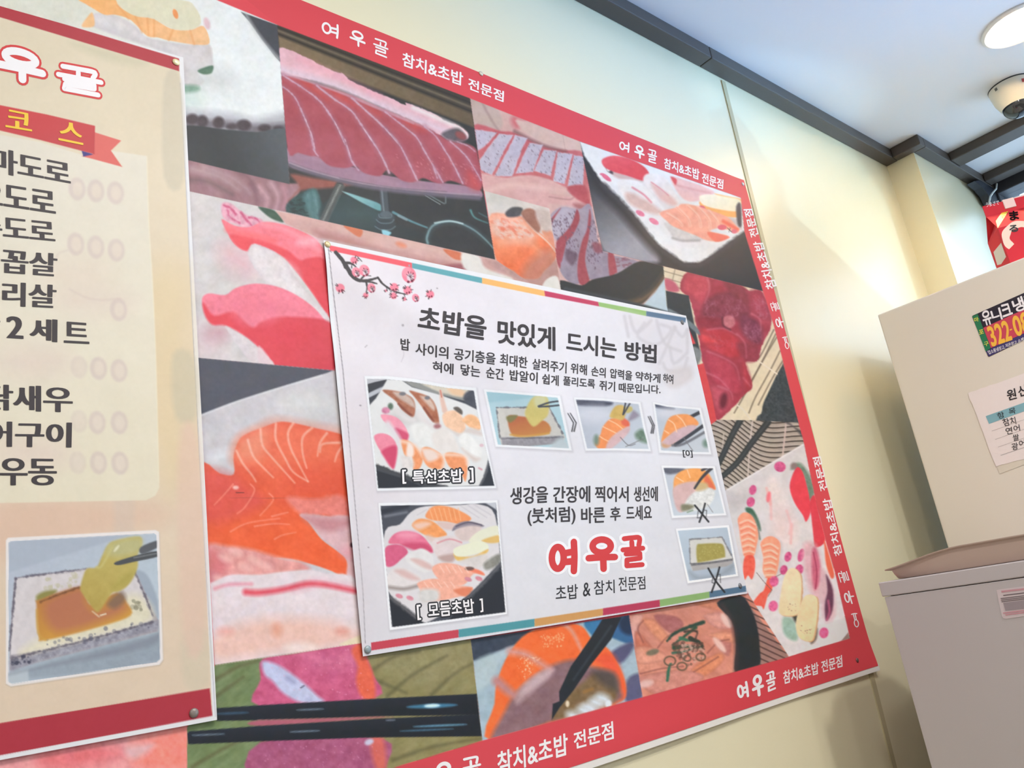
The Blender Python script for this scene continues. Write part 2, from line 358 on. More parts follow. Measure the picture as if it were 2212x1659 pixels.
    P('805,1370 850,1338 960,1350 1020,1400 1165,1570 1140,1605 1000,1575 880,1500 830,1430', (240, 235, 235), so=8, n=6); P('870,1440 960,1460 1130,1570 1110,1600 990,1570 890,1510', (220, 186, 178), so=16, n=10)
    S('920,1400 1000,1450 1060,1510', 14, (228, 150, 162), so=6)
    P('1205,1320 1330,1350 1480,1405 1530,1445 1430,1495 1330,1500 1260,1440', (236, 192, 192), so=8, n=9); S('1240,1380 1400,1420 1500,1440', 12, (220, 150, 150), so=10, a=.7); P('1205,1320 1250,1340 1240,1380', (222, 80, 90), so=6)
    P('1530,1445 1620,1462 1728,1485 1728,1520 1620,1490', (246, 190, 116), so=5)
    P('1425,1500 1560,1550 1705,1565 1700,1622 1560,1612 1450,1575', (246, 172, 96), so=5)
    P('1418,1480 1440,1455 1520,1452 1620,1470 1726,1495 1710,1575 1560,1562 1450,1530', (251, 243, 222), so=6, g=(1450, 1460, 1700, 1570, (244, 230, 196)))
    C.fr(1100, 400)
    P('1520,240 1700,250 1735,330 1680,300', (206, 190, 190), so=10, n=10); P('1695,160 1728,140 1735,300 1705,290', (66, 58, 66), so=8); E(1440, 170, 26, 16, (220, 90, 120), rot=20)
    P('1160,280 1300,300 1450,390 1400,412 1240,395 1190,340', (214, 208, 208), so=8, n=12, ns=25); S('1220,395 1300,415 1420,412', 14, (140, 132, 132), so=10, a=.7)
    P('1125,205 1250,165 1290,140 1400,155 1540,200 1640,245 1705,320 1702,355 1620,330 1560,320 1500,345 1625,375 1630,395 1560,420 1470,410 1380,370 1230,310 1180,270', (244, 168, 146), so=6, n=12, ns=35)
    for q in ('1250,165 1330,240 1350,300', '1330,150 1410,230 1430,310', '1410,160 1490,250 1500,330', '1490,190 1550,260 1560,310', '1180,210 1260,260 1290,300'):
        S(q, 16, (250, 206, 190), so=8, a=.8); S(q.replace('0 ', '8 '), 6, (232, 132, 110), so=5, a=.5)
    P('1480,350 1630,380 1630,400 1540,422', (238, 116, 96), so=6); S('1600,270 1705,330', 26, (238, 110, 90), so=8); E(1590, 315, 34, 20, (226, 96, 116)); E(1680, 345, 22, 16, (226, 110, 126))
    S('1630,320 1660,350', 4, (80, 60, 60), so=2); S('1650,320 1640,350', 4, (80, 60, 60), so=2)
    E(978, 210, 36, 18, (232, 130, 158), rot=30, n=14, ns=14); E(1080, 270, 40, 19, (232, 130, 158), rot=30, n=14, ns=14)
    C.fr(1100, 0); E(725, 1325, 45, 16, (230, 110, 140), rot=38, n=14, ns=14); E(690, 1300, 14, 8, (228, 120, 150))
    # ---- pink tuna nigiri
    C.clip('408,413 640,463 702,478 1070,561 1216,660 1216,860 729,801 427,773'); C.fr(0, 400)
    P('1300,0 4500,0 4500,1600 1300,1600', (213, 206, 206), sm=0, n=11, ns=55, na=-30, nst=2.5)
    E(1780, 560, 160, 90, (228, 180, 188), so=90, a=.8, rot=40); E(1560, 1180, 120, 120, (222, 196, 202), so=80, a=.7); E(1620, 1100, 90, 60, (196, 140, 156), so=60, a=.6)
    P('1655,140 1720,135 1800,195 1870,235 1945,250 1955,285 1850,315 1740,285 1665,240', (230, 168, 186), so=8, n=22, ns=28)
    for q in ('1670,150 1720,170 1760,220', '1700,190 1720,240 1790,280', '1800,205 1840,260 1880,300', '1860,240 1910,250 1940,280'):
        S(q, 14, (200, 70, 112), so=8, jag=8, a=.8)
    P('1930,160 2050,190 2118,275 2040,255 1980,215', (62, 88, 72), so=7, n=8)
    P('1655,255 1750,300 1860,312 1960,275 2080,285 2212,325 2340,390 2420,480 2440,560 2480,900 2500,1060 2400,900 2300,760 2200,630 2100,520 1900,440 1870,485 1830,490 1750,440 1700,360', (246, 124, 138), so=6, n=10, ns=30)
    P('1715,370 1850,385 2000,425 2150,490 2240,560 2300,545 2420,555 2470,760 2496,1060 2410,920 2310,770 2200,630 2090,520 1900,440 1865,485 1790,470', (240, 84, 94), so=10, g=(1800, 400, 2480, 900, (226, 66, 78)))
    E(2300, 420, 90, 34, (246, 176, 188), rot=-8, so=24, a=.8, n=14, ns=20); E(2130, 640, 120, 60, (236, 222, 226), rot=35, so=40, a=.6)
    S('1700,330 1800,360 1900,380 2050,420', 34, (248, 104, 108), so=24, a=.8); S('1950,290 2100,320 2250,390 2380,480', 30, (248, 160, 172), so=24, a=.8)
    P('1850,490 1900,440 2050,500 2140,580 2210,690 2330,850 2440,960 2480,1060 2300,960 2212,880 2100,790 1985,735 1930,655 1870,570', (229, 219, 221), so=7, n=14, ns=36, rag=7, rim=((206, 190, 196), 40, .5))
    P('1508,850 1560,808 1680,820 1760,768 1900,735 2060,755 2212,820 2350,920 2450,1040 2490,1080 2496,1380 2212,1360 2050,1345 1960,1240 1850,1140 1690,1040 1590,1040 1530,960', (243, 128, 148), so=6, n=10, ns=28)
    P('1518,880 1600,975 1740,945 1850,1040 1900,1060 1950,1020 2060,985 2212,985 2420,1005 2490,1080 2496,1380 2045,1345 1960,1240 1850,1140 1690,1050 1585,1040 1530,970', (234, 72, 86), so=12, g=(1600, 950, 2400, 1300, (216, 66, 80)))
    P('1700,900 1850,860 2050,860 2150,920 2050,1000 1930,1030 1800,1020', (240, 124, 146), so=50, a=.7); E(2180, 1120, 120, 60, (224, 62, 78), so=60, a=.8)
    P('1690,1055 1850,1150 1955,1245 2050,1345 1890,1325 1785,1210 1715,1105', (222, 210, 214), so=7, n=10, rag=6)
    P('1935,1200 2040,1345 1935,1325', (230, 205, 210), so=10)
    C.fr(560, 400)
    P('120,190 490,262 1760,558 2300,760 2300,860 1500,640 850,470 520,400 440,395 200,290', (210, 166, 160), so=6, sm=0, n=14, ns=60, na=14, nst=3)
    P('400,330 620,380 1000,500 1300,560 1500,600 1350,615 1000,530 600,440 470,400', (182, 126, 122), so=24, a=.8); S('620,330 900,390 1300,480 1500,560', 40, (222, 184, 174), so=30, a=.7)
    P('630,300 765,328 755,386 700,362', (214, 120, 84), so=6); P('1375,478 1512,508 1525,556 1450,548', (214, 116, 82), so=6); E(1060, 445, 40, 18, (226, 140, 110), rot=20, so=14)
    P('1370,600 1540,588 1560,628 1480,645', (160, 92, 98), so=12); P('1510,508 1640,530 1690,620 1880,690 1850,720 1560,650', (228, 222, 216), so=10); P('1690,560 1800,580 2120,700 2110,760 1900,690', (190, 150, 144), so=12, n=12)
    # ---- salmon nigiri close-up
    C.clip('427,773 729,801 800,1390 464,1437'); C.fr(0, 800)
    P('1300,-200 3000,-200 3000,2300 1300,2300', (204, 199, 204), sm=0, n=8, ns=90)
    P('1400,-120 2700,-120 2540,-20 2440,20 2212,88 2060,135 1760,232 1480,338', (82, 83, 95), so=5, sm=0); S('1490,340 1760,236 2060,140 2400,40', 8, (226, 226, 230), so=8)
    E(1640, 640, 90, 40, (222, 222, 228), so=40, rot=-20); E(2300, 250, 200, 80, (216, 214, 214), so=80)
    P('1500,720 1640,770 1745,775 1745,640 1785,520 1850,470 1940,435 2070,388 2170,390 2350,430 2575,492 2590,600 2625,960 2640,1120 2500,1100 2300,1060 2240,1080 2300,1130 2400,1260 2520,1350 2590,1420 2600,1560 2480,1500 2300,1440 2100,1400 1500,1350', (226, 92, 70), so=6, g=(1700, 600, 1900, 1300, (238, 98, 52)), n=9, ns=90)
    P('1745,640 1785,520 1940,435 2070,388 2350,430 2575,492 2590,700 2300,740 2000,760 1800,700', (240, 118, 84), so=70, a=.75); P('1785,520 1900,450 2000,440 1960,640 1850,680 1770,640', (240, 150, 120), so=50, a=.7)
    P('1500,760 1740,790 1900,900 1980,1000 1750,1100 1530,1120', (220, 84, 78), so=50, a=.7); P('2200,700 2560,720 2640,1000 2300,960 2100,980', (226, 86, 58), so=80, a=.7)
    for q in ('1765,600 1810,690 1880,780 1910,830', '1850,520 1890,640 1960,720 2040,800', '1945,440 1960,560 2030,650 2110,740 2200,840', '2060,400 2060,520 2130,660 2190,760 2300,830', '2190,395 2150,470 2170,580 2230,700 2300,830', '2330,430 2260,500 2260,620 2290,730', '2440,470 2390,540 2370,640', '2560,560 2520,620 2500,680', '2540,540 2410,550 2390,610'):
        S(q, 15, (246, 190, 172), so=9, w2=6, a=.9)
    for q in ('1740,850 1680,920 1600,1005', '1870,850 1900,900 1830,1020 1770,1070', '2010,920 2040,970 1940,1085', '1720,1205 1850,1140 2090,1105', '1900,1165 2040,1145 2160,1150', '2050,1260 2110,1230 2210,1210', '2030,1090 2150,1060 2110,1070'):
        S(q, 9, (246, 150, 130), so=6, a=.85, w2=5)
    E(1760, 875, 22, 14, (246, 190, 180), so=8); S('1762,912 1820,914', 4, (90, 40, 40), so=2); S('1700,950 2200,955 2560,945', 2.5, (160, 70, 60), so=2, a=.6)
    P('2140,950 2350,960 2520,930 2610,990 2630,1100 2560,1110 2400,1085 2240,1070', (232, 128, 116), so=20, n=14, ns=40, rag=8)
    P('2240,1080 2400,1095 2640,1120 2670,1560 2590,1540 2590,1420 2520,1345 2400,1250 2330,1150', (220, 178, 184), so=10, n=9, ns=40); P('2250,1085 2400,1100 2630,1120 2560,1180 2400,1200', (190, 120, 124), so=30, a=.7)
    E(2628, 1305, 14, 18, (52, 40, 48), so=6); E(2600, 1360, 60, 40, (232, 150, 160), so=40, a=.6)
    P('1540,1320 1700,1310 1900,1340 2100,1400 2250,1430 2300,1500 2000,1560 1800,1620 1560,1680', (228, 156, 152), so=20, n=18, ns=50); P('1560,1330 1700,1440 1640,1560 1570,1560', (214, 110, 116), so=40, a=.7)
    P('1570,1500 1700,1600 1650,1700 1560,1700', (206, 128, 140), so=30, a=.8)
    for x, y in ((1680, 1400), (1760, 1360), (1900, 1420), (1640, 1560), (1980, 1460), (1830, 1470)):
        E(x, y, 55, 28, (240, 186, 182), rot=25, so=20, a=.7)
    C.fr(560, 1179)
    P('-420,330 -300,250 -200,215 0,215 200,190 380,180 500,205 735,265 770,720 500,770 200,800 -400,880 -440,560', (226, 211, 216), so=9, n=8, ns=60)
    P('-60,560 300,540 600,580 760,700 500,770 100,800 -300,860 -360,700', (232, 186, 172), so=60, a=.85, n=10, ns=60)
    P('240,350 500,300 740,340 740,300 560,270 380,250', (230, 180, 194), so=30, a=.8)
    S('-100,345 0,350 180,325 350,285 500,292 735,342', 46, (222, 84, 100), so=18, w2=34); S('-330,320 -230,290 -60,285', 20, (226, 130, 150), so=16, a=.8)
    E(130, 630, 40, 50, (226, 162, 140), so=30); E(620, 640, 50, 30, (224, 160, 146), so=24); E(300, 760, 120, 40, (236, 214, 208), so=30)
    P('600,740 700,690 770,670 775,740', (228, 212, 182), so=10); E(-250, 640, 60, 30, (230, 150, 140), so=30, a=.6)
    # ---- fish, leaf and chopsticks
    C.clip('464,1437 781,1389 1017,1381 1042,1600 832,1664 404,1664 404,1572'); C.fr(560, 1179)
    P('-700,600 1800,600 1800,1800 -700,1800', (136, 128, 84), sm=0, n=14, ns=45, na=-30, nst=2)
    P('-400,800 30,840 10,1240 0,1800 -600,1800 -600,1300', (112, 128, 86), so=6, sm=0, n=16, ns=40, na=-35, nst=3)
    P('850,820 1560,720 1580,900 1300,1050 1000,980', (146, 138, 98), so=60, a=.8, n=12)
    for q in ('800,960 1000,830 1200,790', '960,1120 1150,960 1400,820', '1290,1110 1450,960 1590,880', '860,1000 1100,1100', '1000,1600 1300,1500 1650,1440', '-330,1000 -150,900 0,860', '-330,1130 -120,980', '-500,1650 -200,1480 0,1420'):
        S(q, 26, (92, 86, 56), so=16, a=.75, w2=10)
    P('25,845 300,802 770,722 800,830 850,960 860,1140 0,1195 10,1000', (198, 88, 126), so=8, n=16, ns=40); P('10,1465 920,1440 945,1659 930,1800 0,1800', (164, 84, 118), so=8, n=16, ns=40)
    P('260,760 480,800 720,790 760,880 600,920 400,900', (208, 110, 146), so=50, a=.7, n=18, ns=30)
    P('760,730 800,830 855,980 862,1138 775,1140 725,1020 735,900 690,780', (226, 100, 74), so=16, n=9); P('830,1450 925,1440 945,1659 870,1659', (206, 100, 90), so=22)
    P('25,865 130,885 250,960 350,1040 430,1115 480,1165 320,1172 180,1100 100,1010 40,960', (190, 194, 224), so=16, n=14, ns=30); S('310,1060 335,1045', 9, (90, 84, 110), so=4); E(230, 1000, 50, 20, (160, 164, 200), rot=35, so=16)
    SP('40,830 700,760 840,1130 200,1150', 60, 4, (232, 160, 190), a=.6, seed=21); SP('40,1480 900,1460 900,1650 40,1650', 60, 4, (214, 150, 180), a=.6, seed=22); E(820, 1465, 34, 22, (196, 190, 214), rot=-20, so=10)
    P('20,1300 900,1275 700,1300 0,1345', (172, 92, 108), so=8)
    P('-320,1212 0,1190 800,1145 1625,1105 1645,1262 900,1272 0,1302 -320,1308', (36, 40, 50), so=4, sm=0, g=(0, 1190, 10, 1310, (28, 30, 36)))
    P('-540,1400 -520,1385 0,1345 900,1290 1640,1258 1662,1422 800,1432 0,1460 -530,1482', (36, 40, 50), so=4, sm=0, g=(0, 1350, 10, 1460, (28, 30, 36)))
    S('-10,1302 500,1290 1000,1278', 9, (150, 104, 100), so=4, w2=2)
    for x, y, rx, ry, c in ((1290, 1196, 70, 14, (206, 240, 250)), (1290, 1196, 190, 16, (70, 130, 165)), (380, 1222, 100, 4, (150, 170, 190)), (1350, 1342, 200, 7, (110, 170, 200)), (1250, 1375, 200, 5, (80, 130, 160)), (340, 1385, 110, 4, (150, 170, 190)), (980, 1302, 34, 4, (150, 160, 180)), (-200, 1250, 120, 8, (62, 92, 120)), (-380, 1410, 120, 4, (140, 160, 176))):
        E(x, y, rx, ry, c, rot=-2.5, so=8, a=.85)
    E(1290, 1194, 55, 11, (214, 244, 252), rot=-3, so=8)
    # ---- pale pink fish strip under the menu
    C.clip('-5,1600 404,1560 404,1664 -5,1664'); C.fr(0, 1179)
    P('-50,1200 1500,1200 1500,1800 -50,1800', (226, 150, 152), sm=0, n=24, ns=80)
    P('300,1560 700,1480 900,1560 600,1659 320,1659', (222, 106, 112), so=60, a=.8, n=14); P('1000,1480 1400,1350 1400,1659 1050,1659', (240, 132, 118), so=60, a=.9, n=14); P('950,1500 1150,1480 1050,1580 960,1580', (216, 180, 186), so=30, a=.8)
    # ---- salmon dipped with chopstick
    C.clip('1017,1381 1359,1329 1388,1506 1042,1600'); C.fr(1100, 1179)
    P('-400,400 1200,400 1200,1600 -400,1600', (160, 180, 194), sm=0, n=9, ns=60)
    P('-300,690 160,600 80,720 -20,760 -270,860', (58, 66, 82), so=12, n=8); P('-260,870 -30,790 -80,900 -120,1000 -240,1080', (176, 192, 200), so=20)
    P('560,570 720,540 640,680 610,660', (58, 118, 164), so=8); P('730,640 890,500 930,720 800,700', (56, 100, 146), so=10); P('820,560 900,515 915,660 840,640', (36, 50, 76), so=16)
    P('760,800 900,720 930,760 830,880', (84, 84, 116), so=14); P('880,1000 980,960 995,1130 870,1160', (90, 90, 122), so=14)
    P('140,650 380,575 540,600 620,700 740,770 850,960 872,1120 800,1180 700,1250 -130,1460 -110,1180 -90,1010 0,800', (238, 108, 52), so=8, n=7, ns=50)
    P('620,840 760,800 840,960 860,1100 820,1150 820,1000 720,920', (226, 82, 62), so=30, a=.7)
    P('-130,1480 -30,1230 40,1110 150,1000 320,890 500,850 620,900 780,955 825,1060 800,1170 300,1320', (134, 102, 108), so=22, n=12, ns=50)
    P('330,1300 430,1110 560,1010 640,950 770,975 805,1100 740,1180', (122, 98, 68), so=20, n=10); P('620,930 780,950 810,1080 740,1060 660,1000', (74, 68, 68), so=30, a=.8)
    S('10,790 120,810 220,870 300,920', 50, (214, 150, 142), so=26, w2=40, n=10); E(200, 1010, 120, 30, (206, 184, 190), rot=-38, so=30, a=.7, n=14, ns=14); S('400,580 470,640 540,780', 26, (216, 160, 150), so=18, w2=14); S('-90,1010 -10,1080 30,1110', 70, (190, 130, 128), so=24, w2=60)
    P('70,1080 200,970 330,920 300,980 180,1080 60,1180', (196, 168, 174), so=24, a=.8, n=12)
    SP('230,660 420,640 400,760 250,760', 80, 3.2, (246, 206, 160), a=.7, seed=31, st=1.8, ang=110); SP('90,800 250,840 120,1000 60,900', 70, 3.2, (246, 216, 186), a=.7, seed=32, st=1.8, ang=120)
    for x, y in ((650, 1170), (600, 1210), (560, 1230), (700, 1140), (480, 1270)): E(x, y, 56, 34, (206, 214, 222), so=30, rot=20, n=10, ns=14)
    E(740, 1180, 24, 30, (214, 220, 230), so=8); E(435, 1180, 14, 24, (222, 206, 180), so=6); S('560,1090 620,1070', 22, (150, 110, 60), so=12)
    P('700,540 840,530 760,700 600,900 480,1080 375,1210 318,1300 325,1180 375,1160 372,1090 460,900 600,700', (36, 41, 47), so=4, sm=0); S('760,600 620,800 480,1000', 12, (62, 70, 80), so=10, a=.7)
    # ---- bowl of sliced fish with herbs
    C.clip('1359,1329 1600,1280 1700,1300 1760,1400 1704,1419 1388,1506'); C.fr(1100, 1179)
    P('800,300 2300,300 2300,1200 800,1200', (204, 134, 116), sm=0, n=16, ns=60, na=40, nst=2)
    for q, c in (('900,540 1000,520 960,640 1000,760 920,740', (216, 160, 150)), ('990,560 1080,550 1180,660 1200,700 1130,720', (216, 142, 112)), ('1080,520 1250,530 1300,600 1200,650', (168, 102, 100)), ('1350,420 1560,410 1640,500 1500,470', (206, 132, 104)), ('1450,520 1640,500 1680,600 1560,620', (212, 150, 138)), ('1360,920 1560,800 1600,860 1450,980', (214, 136, 102)), ('950,860 1150,830 1300,900 1100,960 980,960', (212, 142, 122)), ('980,980 1300,930 1450,990 1100,1110', (200, 134, 122)), ('940,640 1020,700 1100,820 960,800', (196, 116, 96)), ('1530,680 1650,690 1640,820 1560,760', (186, 118, 112)), ('1480,660 1650,640 1680,720 1560,700', (216, 146, 120)), ('950,760 1100,770 1180,850 960,880', (218, 150, 128))):
        P(q, c, so=9, n=14, ns=24, rim=((150, 86, 78), 30, .35))
    for q in ('1000,560 960,620 1000,720', '1270,640 1180,680 1110,760', '980,955 1150,915 1300,900', '1380,940 1560,830', '1640,700 1560,720 1480,800'):
        S(q, 9, (128, 70, 66), so=7, a=.7)
    E(1070, 795, 48, 22, (122, 112, 92), rot=-15, so=8, n=14); E(1620, 560, 60, 26, (226, 190, 180), rot=55, so=10); E(1570, 740, 70, 22, (226, 186, 176), rot=50, so=10); E(1020, 1030, 60, 26, (216, 176, 170), rot=-15, so=12)
    for q, w, c in (('1450,570 1360,600 1240,650 1180,710', 30, (46, 70, 60)), ('1390,610 1290,690 1220,740', 26, (54, 80, 62)), ('1230,760 1330,750 1430,760', 34, (50, 76, 60)), ('1280,690 1350,710', 28, (60, 110, 84)), ('1180,1005 1195,900 1210,880', 22, (52, 104, 84)), ('1350,690 1430,730 1440,760', 34, (50, 60, 52)), ('1220,800 1300,790 1390,760', 22, (60, 100, 84)), ('1310,640 1400,640 1390,700', 18, (70, 60, 54))):
        S(q, w, c, so=6, w2=w * .5, jag=5)
    SP('1220,720 1450,720 1480,830 1330,900 1240,820', 60, 11, (96, 70, 62), seed=41); SP('1220,740 1450,740 1480,840 1330,900', 40, 9, (196, 156, 142), seed=42)
    for x, y, r in ((1200, 860, 42), (1290, 900, 36), (1330, 840, 26), (1430, 830, 34)):
        S([(x + r * math.cos(t), y + r * .8 * math.sin(t)) for t in np.linspace(0, 6.2, 12)], 10, (92, 78, 62), so=5)
    P('1730,360 2100,850 2300,900 1850,1000 1860,640 1780,430', (150, 116, 108), so=4, sm=0)
    for i in range(16):
        y = 350 + i * 44; S('%d,%d %d,%d' % (1700, y - 30, 2150, y + 180), 9, (78, 56, 54), so=4)
    P('1550,425 1730,375 1810,480 1855,620 1870,760 1862,900 1690,950 1692,740 1660,560', (40, 46, 49), so=6); S('1590,440 1660,560 1695,740 1690,940', 22, (70, 56, 56), so=18, a=.8)
    # ---- red meat on bamboo
    C.clip('1433,575 1648,629 1671,701 1716,880 1726,916 1549,908 1551,932 1530,940 1480,820 1440,660'); C.fr(1100, 400)
    P('1000,500 2400,500 2400,2000 1000,2000', (226, 210, 182), sm=0, n=6)
    for q in ('1150,640 1330,690', '1150,690 1310,735', '1170,740 1290,775', '1240,620 1200,790'): S(q, 6, (150, 132, 108), so=4)
    P('2045,1320 2140,1640 2190,1830 1830,1790 1900,1600 1990,1420', (56, 64, 70), so=6, sm=0, n=22, ns=14)
    P('1960,1020 2010,1150 2055,1290 1990,1430 1900,1620 1860,1720 1650,1700 1780,1500 1840,1440 1770,1320 1880,1290 1890,1180', (228, 213, 184), so=5)
    for q in ('1975,1080 1890,1250 1850,1310', '2000,1130 1900,1300 1760,1560 1680,1700', '2040,1200 1950,1380 1840,1580 1790,1700', '2055,1290 1960,1450 1860,1640', '1990,1110 1880,1330 1740,1580'): S(q, 8, (112, 92, 74), so=5)
    S('1840,1300 1900,1340 2000,1410', 10, (232, 220, 200), so=3); S('1680,1630 1740,1670 1810,1760', 10, (226, 214, 196), so=3)
    M = '1330,645 1480,685 1620,718 1720,742 1790,790 1890,800 1960,1020 1885,1200 1850,1310 1765,1320 1800,1440 1812,1515 1760,1560 1690,1640 1600,1720 1545,1750 1480,1520 1440,1300 1400,1060 1350,850 1275,775'
    P(M, (172, 54, 72), so=5, n=20, ns=60, rag=6)
    P('1160,700 1230,720 1270,790 1180,790', (200, 96, 116), so=10)
    for q, c in (('1330,660 1490,690 1500,780 1450,900 1370,850 1290,770', (200, 72, 88)), ('1480,850 1640,790 1760,840 1800,960 1700,1010 1520,990 1430,980', (136, 46, 64)), ('1600,720 1750,760 1790,880 1700,850', (140, 48, 60)), ('1790,800 1890,805 1950,1000 1830,960', (176, 58, 78)), ('1740,960 1880,1040 1880,1180 1800,1170 1720,1060', (128, 44, 70)), ('1430,1050 1600,1060 1720,1140 1750,1260 1640,1300 1480,1230', (196, 52, 64)), ('1460,1240 1640,1300 1720,1420 1740,1560 1600,1540 1500,1440', (186, 60, 80)), ('1500,1500 1640,1530 1660,1640 1580,1720 1530,1640', (196, 80, 98)), ('1700,1180 1850,1200 1850,1300 1760,1310', (150, 46, 62)), ('1740,1290 1800,1440 1790,1530 1740,1450', (196, 58, 70)), ('1400,980 1560,1000 1590,1060 1430,1060', (150, 36, 54)), ('1430,1100 1540,1140 1560,1190 1440,1180', (226, 70, 76))):
        P(q, c, so=18, n=16, ns=30, rim=((120, 36, 50), 40, .4))
    E(1640, 1020, 48, 50, (196, 110, 120), so=8, n=18, ns=20); S('1590,990 1600,1050 1650,1080', 12, (100, 26, 40), so=8)
    for q, sd in (('1480,850 1640,800 1760,850 1790,950 1700,1000 1520,980 1440,970', 5), ('1750,990 1880,1060 1870,1170 1790,1170 1740,1080', 6), ('1810,820 1890,830 1950,1000 1850,960', 7), ('1440,1110 1620,1120 1720,1200 1500,1220', 8)):
        p = C.pts(q, True); R = np.random.RandomState(sd); lo, hi = p.min(0), p.max(0)
        for i in range(70 if sd != 8 else 20):
            x, y = lo + R.rand(2) * (hi - lo)
            if not Canvas.sdf(p, np.array([[x]]), np.array([[y]]))[0, 0] < 0: continue
            t = R.randn() * .5 + 1.2
            S('%f,%f %f,%f %f,%f' % (x, y, x + 14 * math.cos(t), y + 14 * math.sin(t), x + 30 * math.cos(t + .4), y + 26 * math.sin(t + .4)), 5, (200, 140, 160), so=8, a=.2 + .15 * R.rand(), w2=3)
    for q in ('1480,690 1495,780 1460,880', '1700,1110 1760,1180 1770,1290', '1480,1080 1600,1070 1700,1120', '1480,1240 1600,1290 1690,1350 1720,1450', '1560,1500 1650,1540 1670,1600', '1750,1440 1800,1500', '1810,960 1870,1000 1880,1080', '1470,1400 1560,1440 1640,1520'):
        S(q, 12, (218, 132, 148), so=10, a=.6, w2=4)
    E(1600, 1610, 30, 60, (110, 30, 48), rot=10, so=16)
    P('1168,788 1340,824 1382,1040 1425,1240 1405,1350 1300,1300 1180,930', (50, 54, 56), so=4, sm=0, n=6); P('1190,920 1300,980 1400,1060 1420,1120 1310,1030 1200,960', (112, 122, 126), so=6, n=12); P('1360,1210 1425,1230 1430,1300 1390,1345', (128, 132, 132), so=8, n=10)
    P('1335,1060 1392,1182 1358,1190', (218, 72, 74), so=4, sm=0)
    P('1393,1345 1450,1330 1510,1560 1563,1835 1505,1880', (216, 70, 74), so=3, sm=0)
    # ---- platter of sushi on a mat, lower right
    C.clip('1549,907 1624,908 1724,913 1734,945 1760,1072 1785,1173 1803,1234 1836,1379 1704,1418 1640,1320 1590,1240 1520,930'); C.fr(1572, 800)
    P('-300,300 1200,300 1200,2300 -300,2300', (172, 158, 146), sm=0, n=8, ns=40)
    for i in range(26):
        y = 120 + i * 37
        q = [(x, y + 250 * (1 / (1 + math.exp(-(x - 130) / 90.0))) + 26 * math.sin(x / 120.0)) for x in range(-260, 640, 40)]
        S(q, 9, (62, 52, 46), so=3); S([(a, b - 12) for a, b in q], 7, (198, 184, 172), so=5, a=.7)
    S('185,380 165,560 150,810', 10, (206, 190, 182), so=4); S('435,395 425,500 410,640', 12, (206, 184, 176), so=4); S('-30,470 -40,600', 8, (200, 186, 176), so=4)
    P('420,385 560,460 580,520 470,400', (70, 66, 70), so=10)
    for q in ('95,372 40,470 -40,640 -100,760', '300,388 180,540 60,700 -120,860'): S(q, 50, (46, 50, 52), so=4, w2=40); S(q, 12, (84, 90, 92), so=10, a=.6)
    P('575,545 560,552 300,705 0,885 -60,940 40,1300 120,1640 240,1810 350,1990 450,2160 700,2080 840,2040 890,1990 915,1960 900,1900 800,1480 650,930', (213, 206, 207), so=6, n=8, ns=70)
    S('560,556 300,710 0,890', 9, (232, 226, 226), so=5)
    P('0,930 200,900 100,1060 20,1060', (190, 184, 186), so=50, a=.7)
    for x, y, rx, ry in ((390, 720, 43, 38), (187, 893, 27, 37), (172, 983, 30, 37), (450, 1392, 26, 38), (418, 1490, 28, 36), (535, 1487, 30, 38), (548, 1380, 24, 50)):
        E(x, y, rx, ry, (206, 84, 134), rot=15, so=5, n=30, ns=18)
    P('130,1035 185,1035 235,1130 245,1200 200,1140', (58, 98, 78), so=8, n=10); S('225,1180 240,1260', 10, (56, 80, 66), so=6)
    P('470,740 500,700 545,695 600,760 650,880 640,940 600,960 570,800 520,730', (112, 136, 118), so=12, n=20, ns=24); E(495, 715, 26, 26, (140, 120, 118), so=10)
    P('520,722 560,760 590,860 612,960 618,1060 585,1130 560,1080 500,990 463,880 480,790', (226, 62, 78), so=5, n=6)
    P('612,985 650,935 690,1100 728,1270 655,1322 640,1240 625,1100', (214, 58, 74), so=5, n=6); P('720,1270 740,1320 795,1520 770,1550 735,1450 722,1330', (232, 100, 72), so=6)
    P('300,810 360,800 400,900 470,1020 520,1150 520,1290 440,1310 350,1200 310,1000', (226, 212, 210), so=24, n=10)
    for q in ('290,880 310,960 318,1000', '440,1050 470,1150 460,1220', '320,960 325,1110', '480,1150 470,1290'): S(q, 14, (232, 160, 160), so=10, a=.7)
    E(305, 945, 16, 40, (238, 120, 130), rot=10, so=8); E(400, 1150, 80, 120, (222, 196, 196), so=60, a=.6)
    P('570,1300 640,1290 690,1400 700,1700 640,1690 590,1560 565,1420', (212, 170, 178), so=24, n=12); P('630,1350 660,1330 690,1450 695,1560 650,1640 628,1520', (196, 98, 122), so=12, n=10); S('640,1360 665,1500 655,1630', 8, (160, 50, 80), so=5)
    P('690,1500 740,1520 790,1660 800,1820 740,1880 700,1760', (206, 170, 178), so=20, n=12); P('735,1525 785,1640 782,1790 735,1870 725,1750 745,1640', (96, 54, 76), so=8, n=8); S('750,1720 760,1800 740,1860', 14, (180, 90, 120), so=8)
    sh = ((75, 1105, '75,1110 110,1065 160,1068 200,1115 228,1220 215,1310 190,1390 130,1400 100,1290 85,1180', '130,1390 192,1385 205,1470 182,1560 152,1532 126,1562 114,1480'),
          (250, 1280, '245,1290 280,1250 335,1240 392,1290 385,1400 370,1500 335,1570 300,1560 262,1500 265,1400 250,1330', '300,1550 335,1570 330,1640 300,1680 270,1780 250,1760 185,1745 235,1670 270,1640'))
    for x, y, b, t in sh:
        P([(a + 14, c + 8) for a, c in C.pts(b, True)], (190, 176, 176), so=16, a=.6)
        P(b, (242, 154, 124), so=5, n=12, ns=22); P(t, (234, 94, 76), so=5, n=14, ns=18)
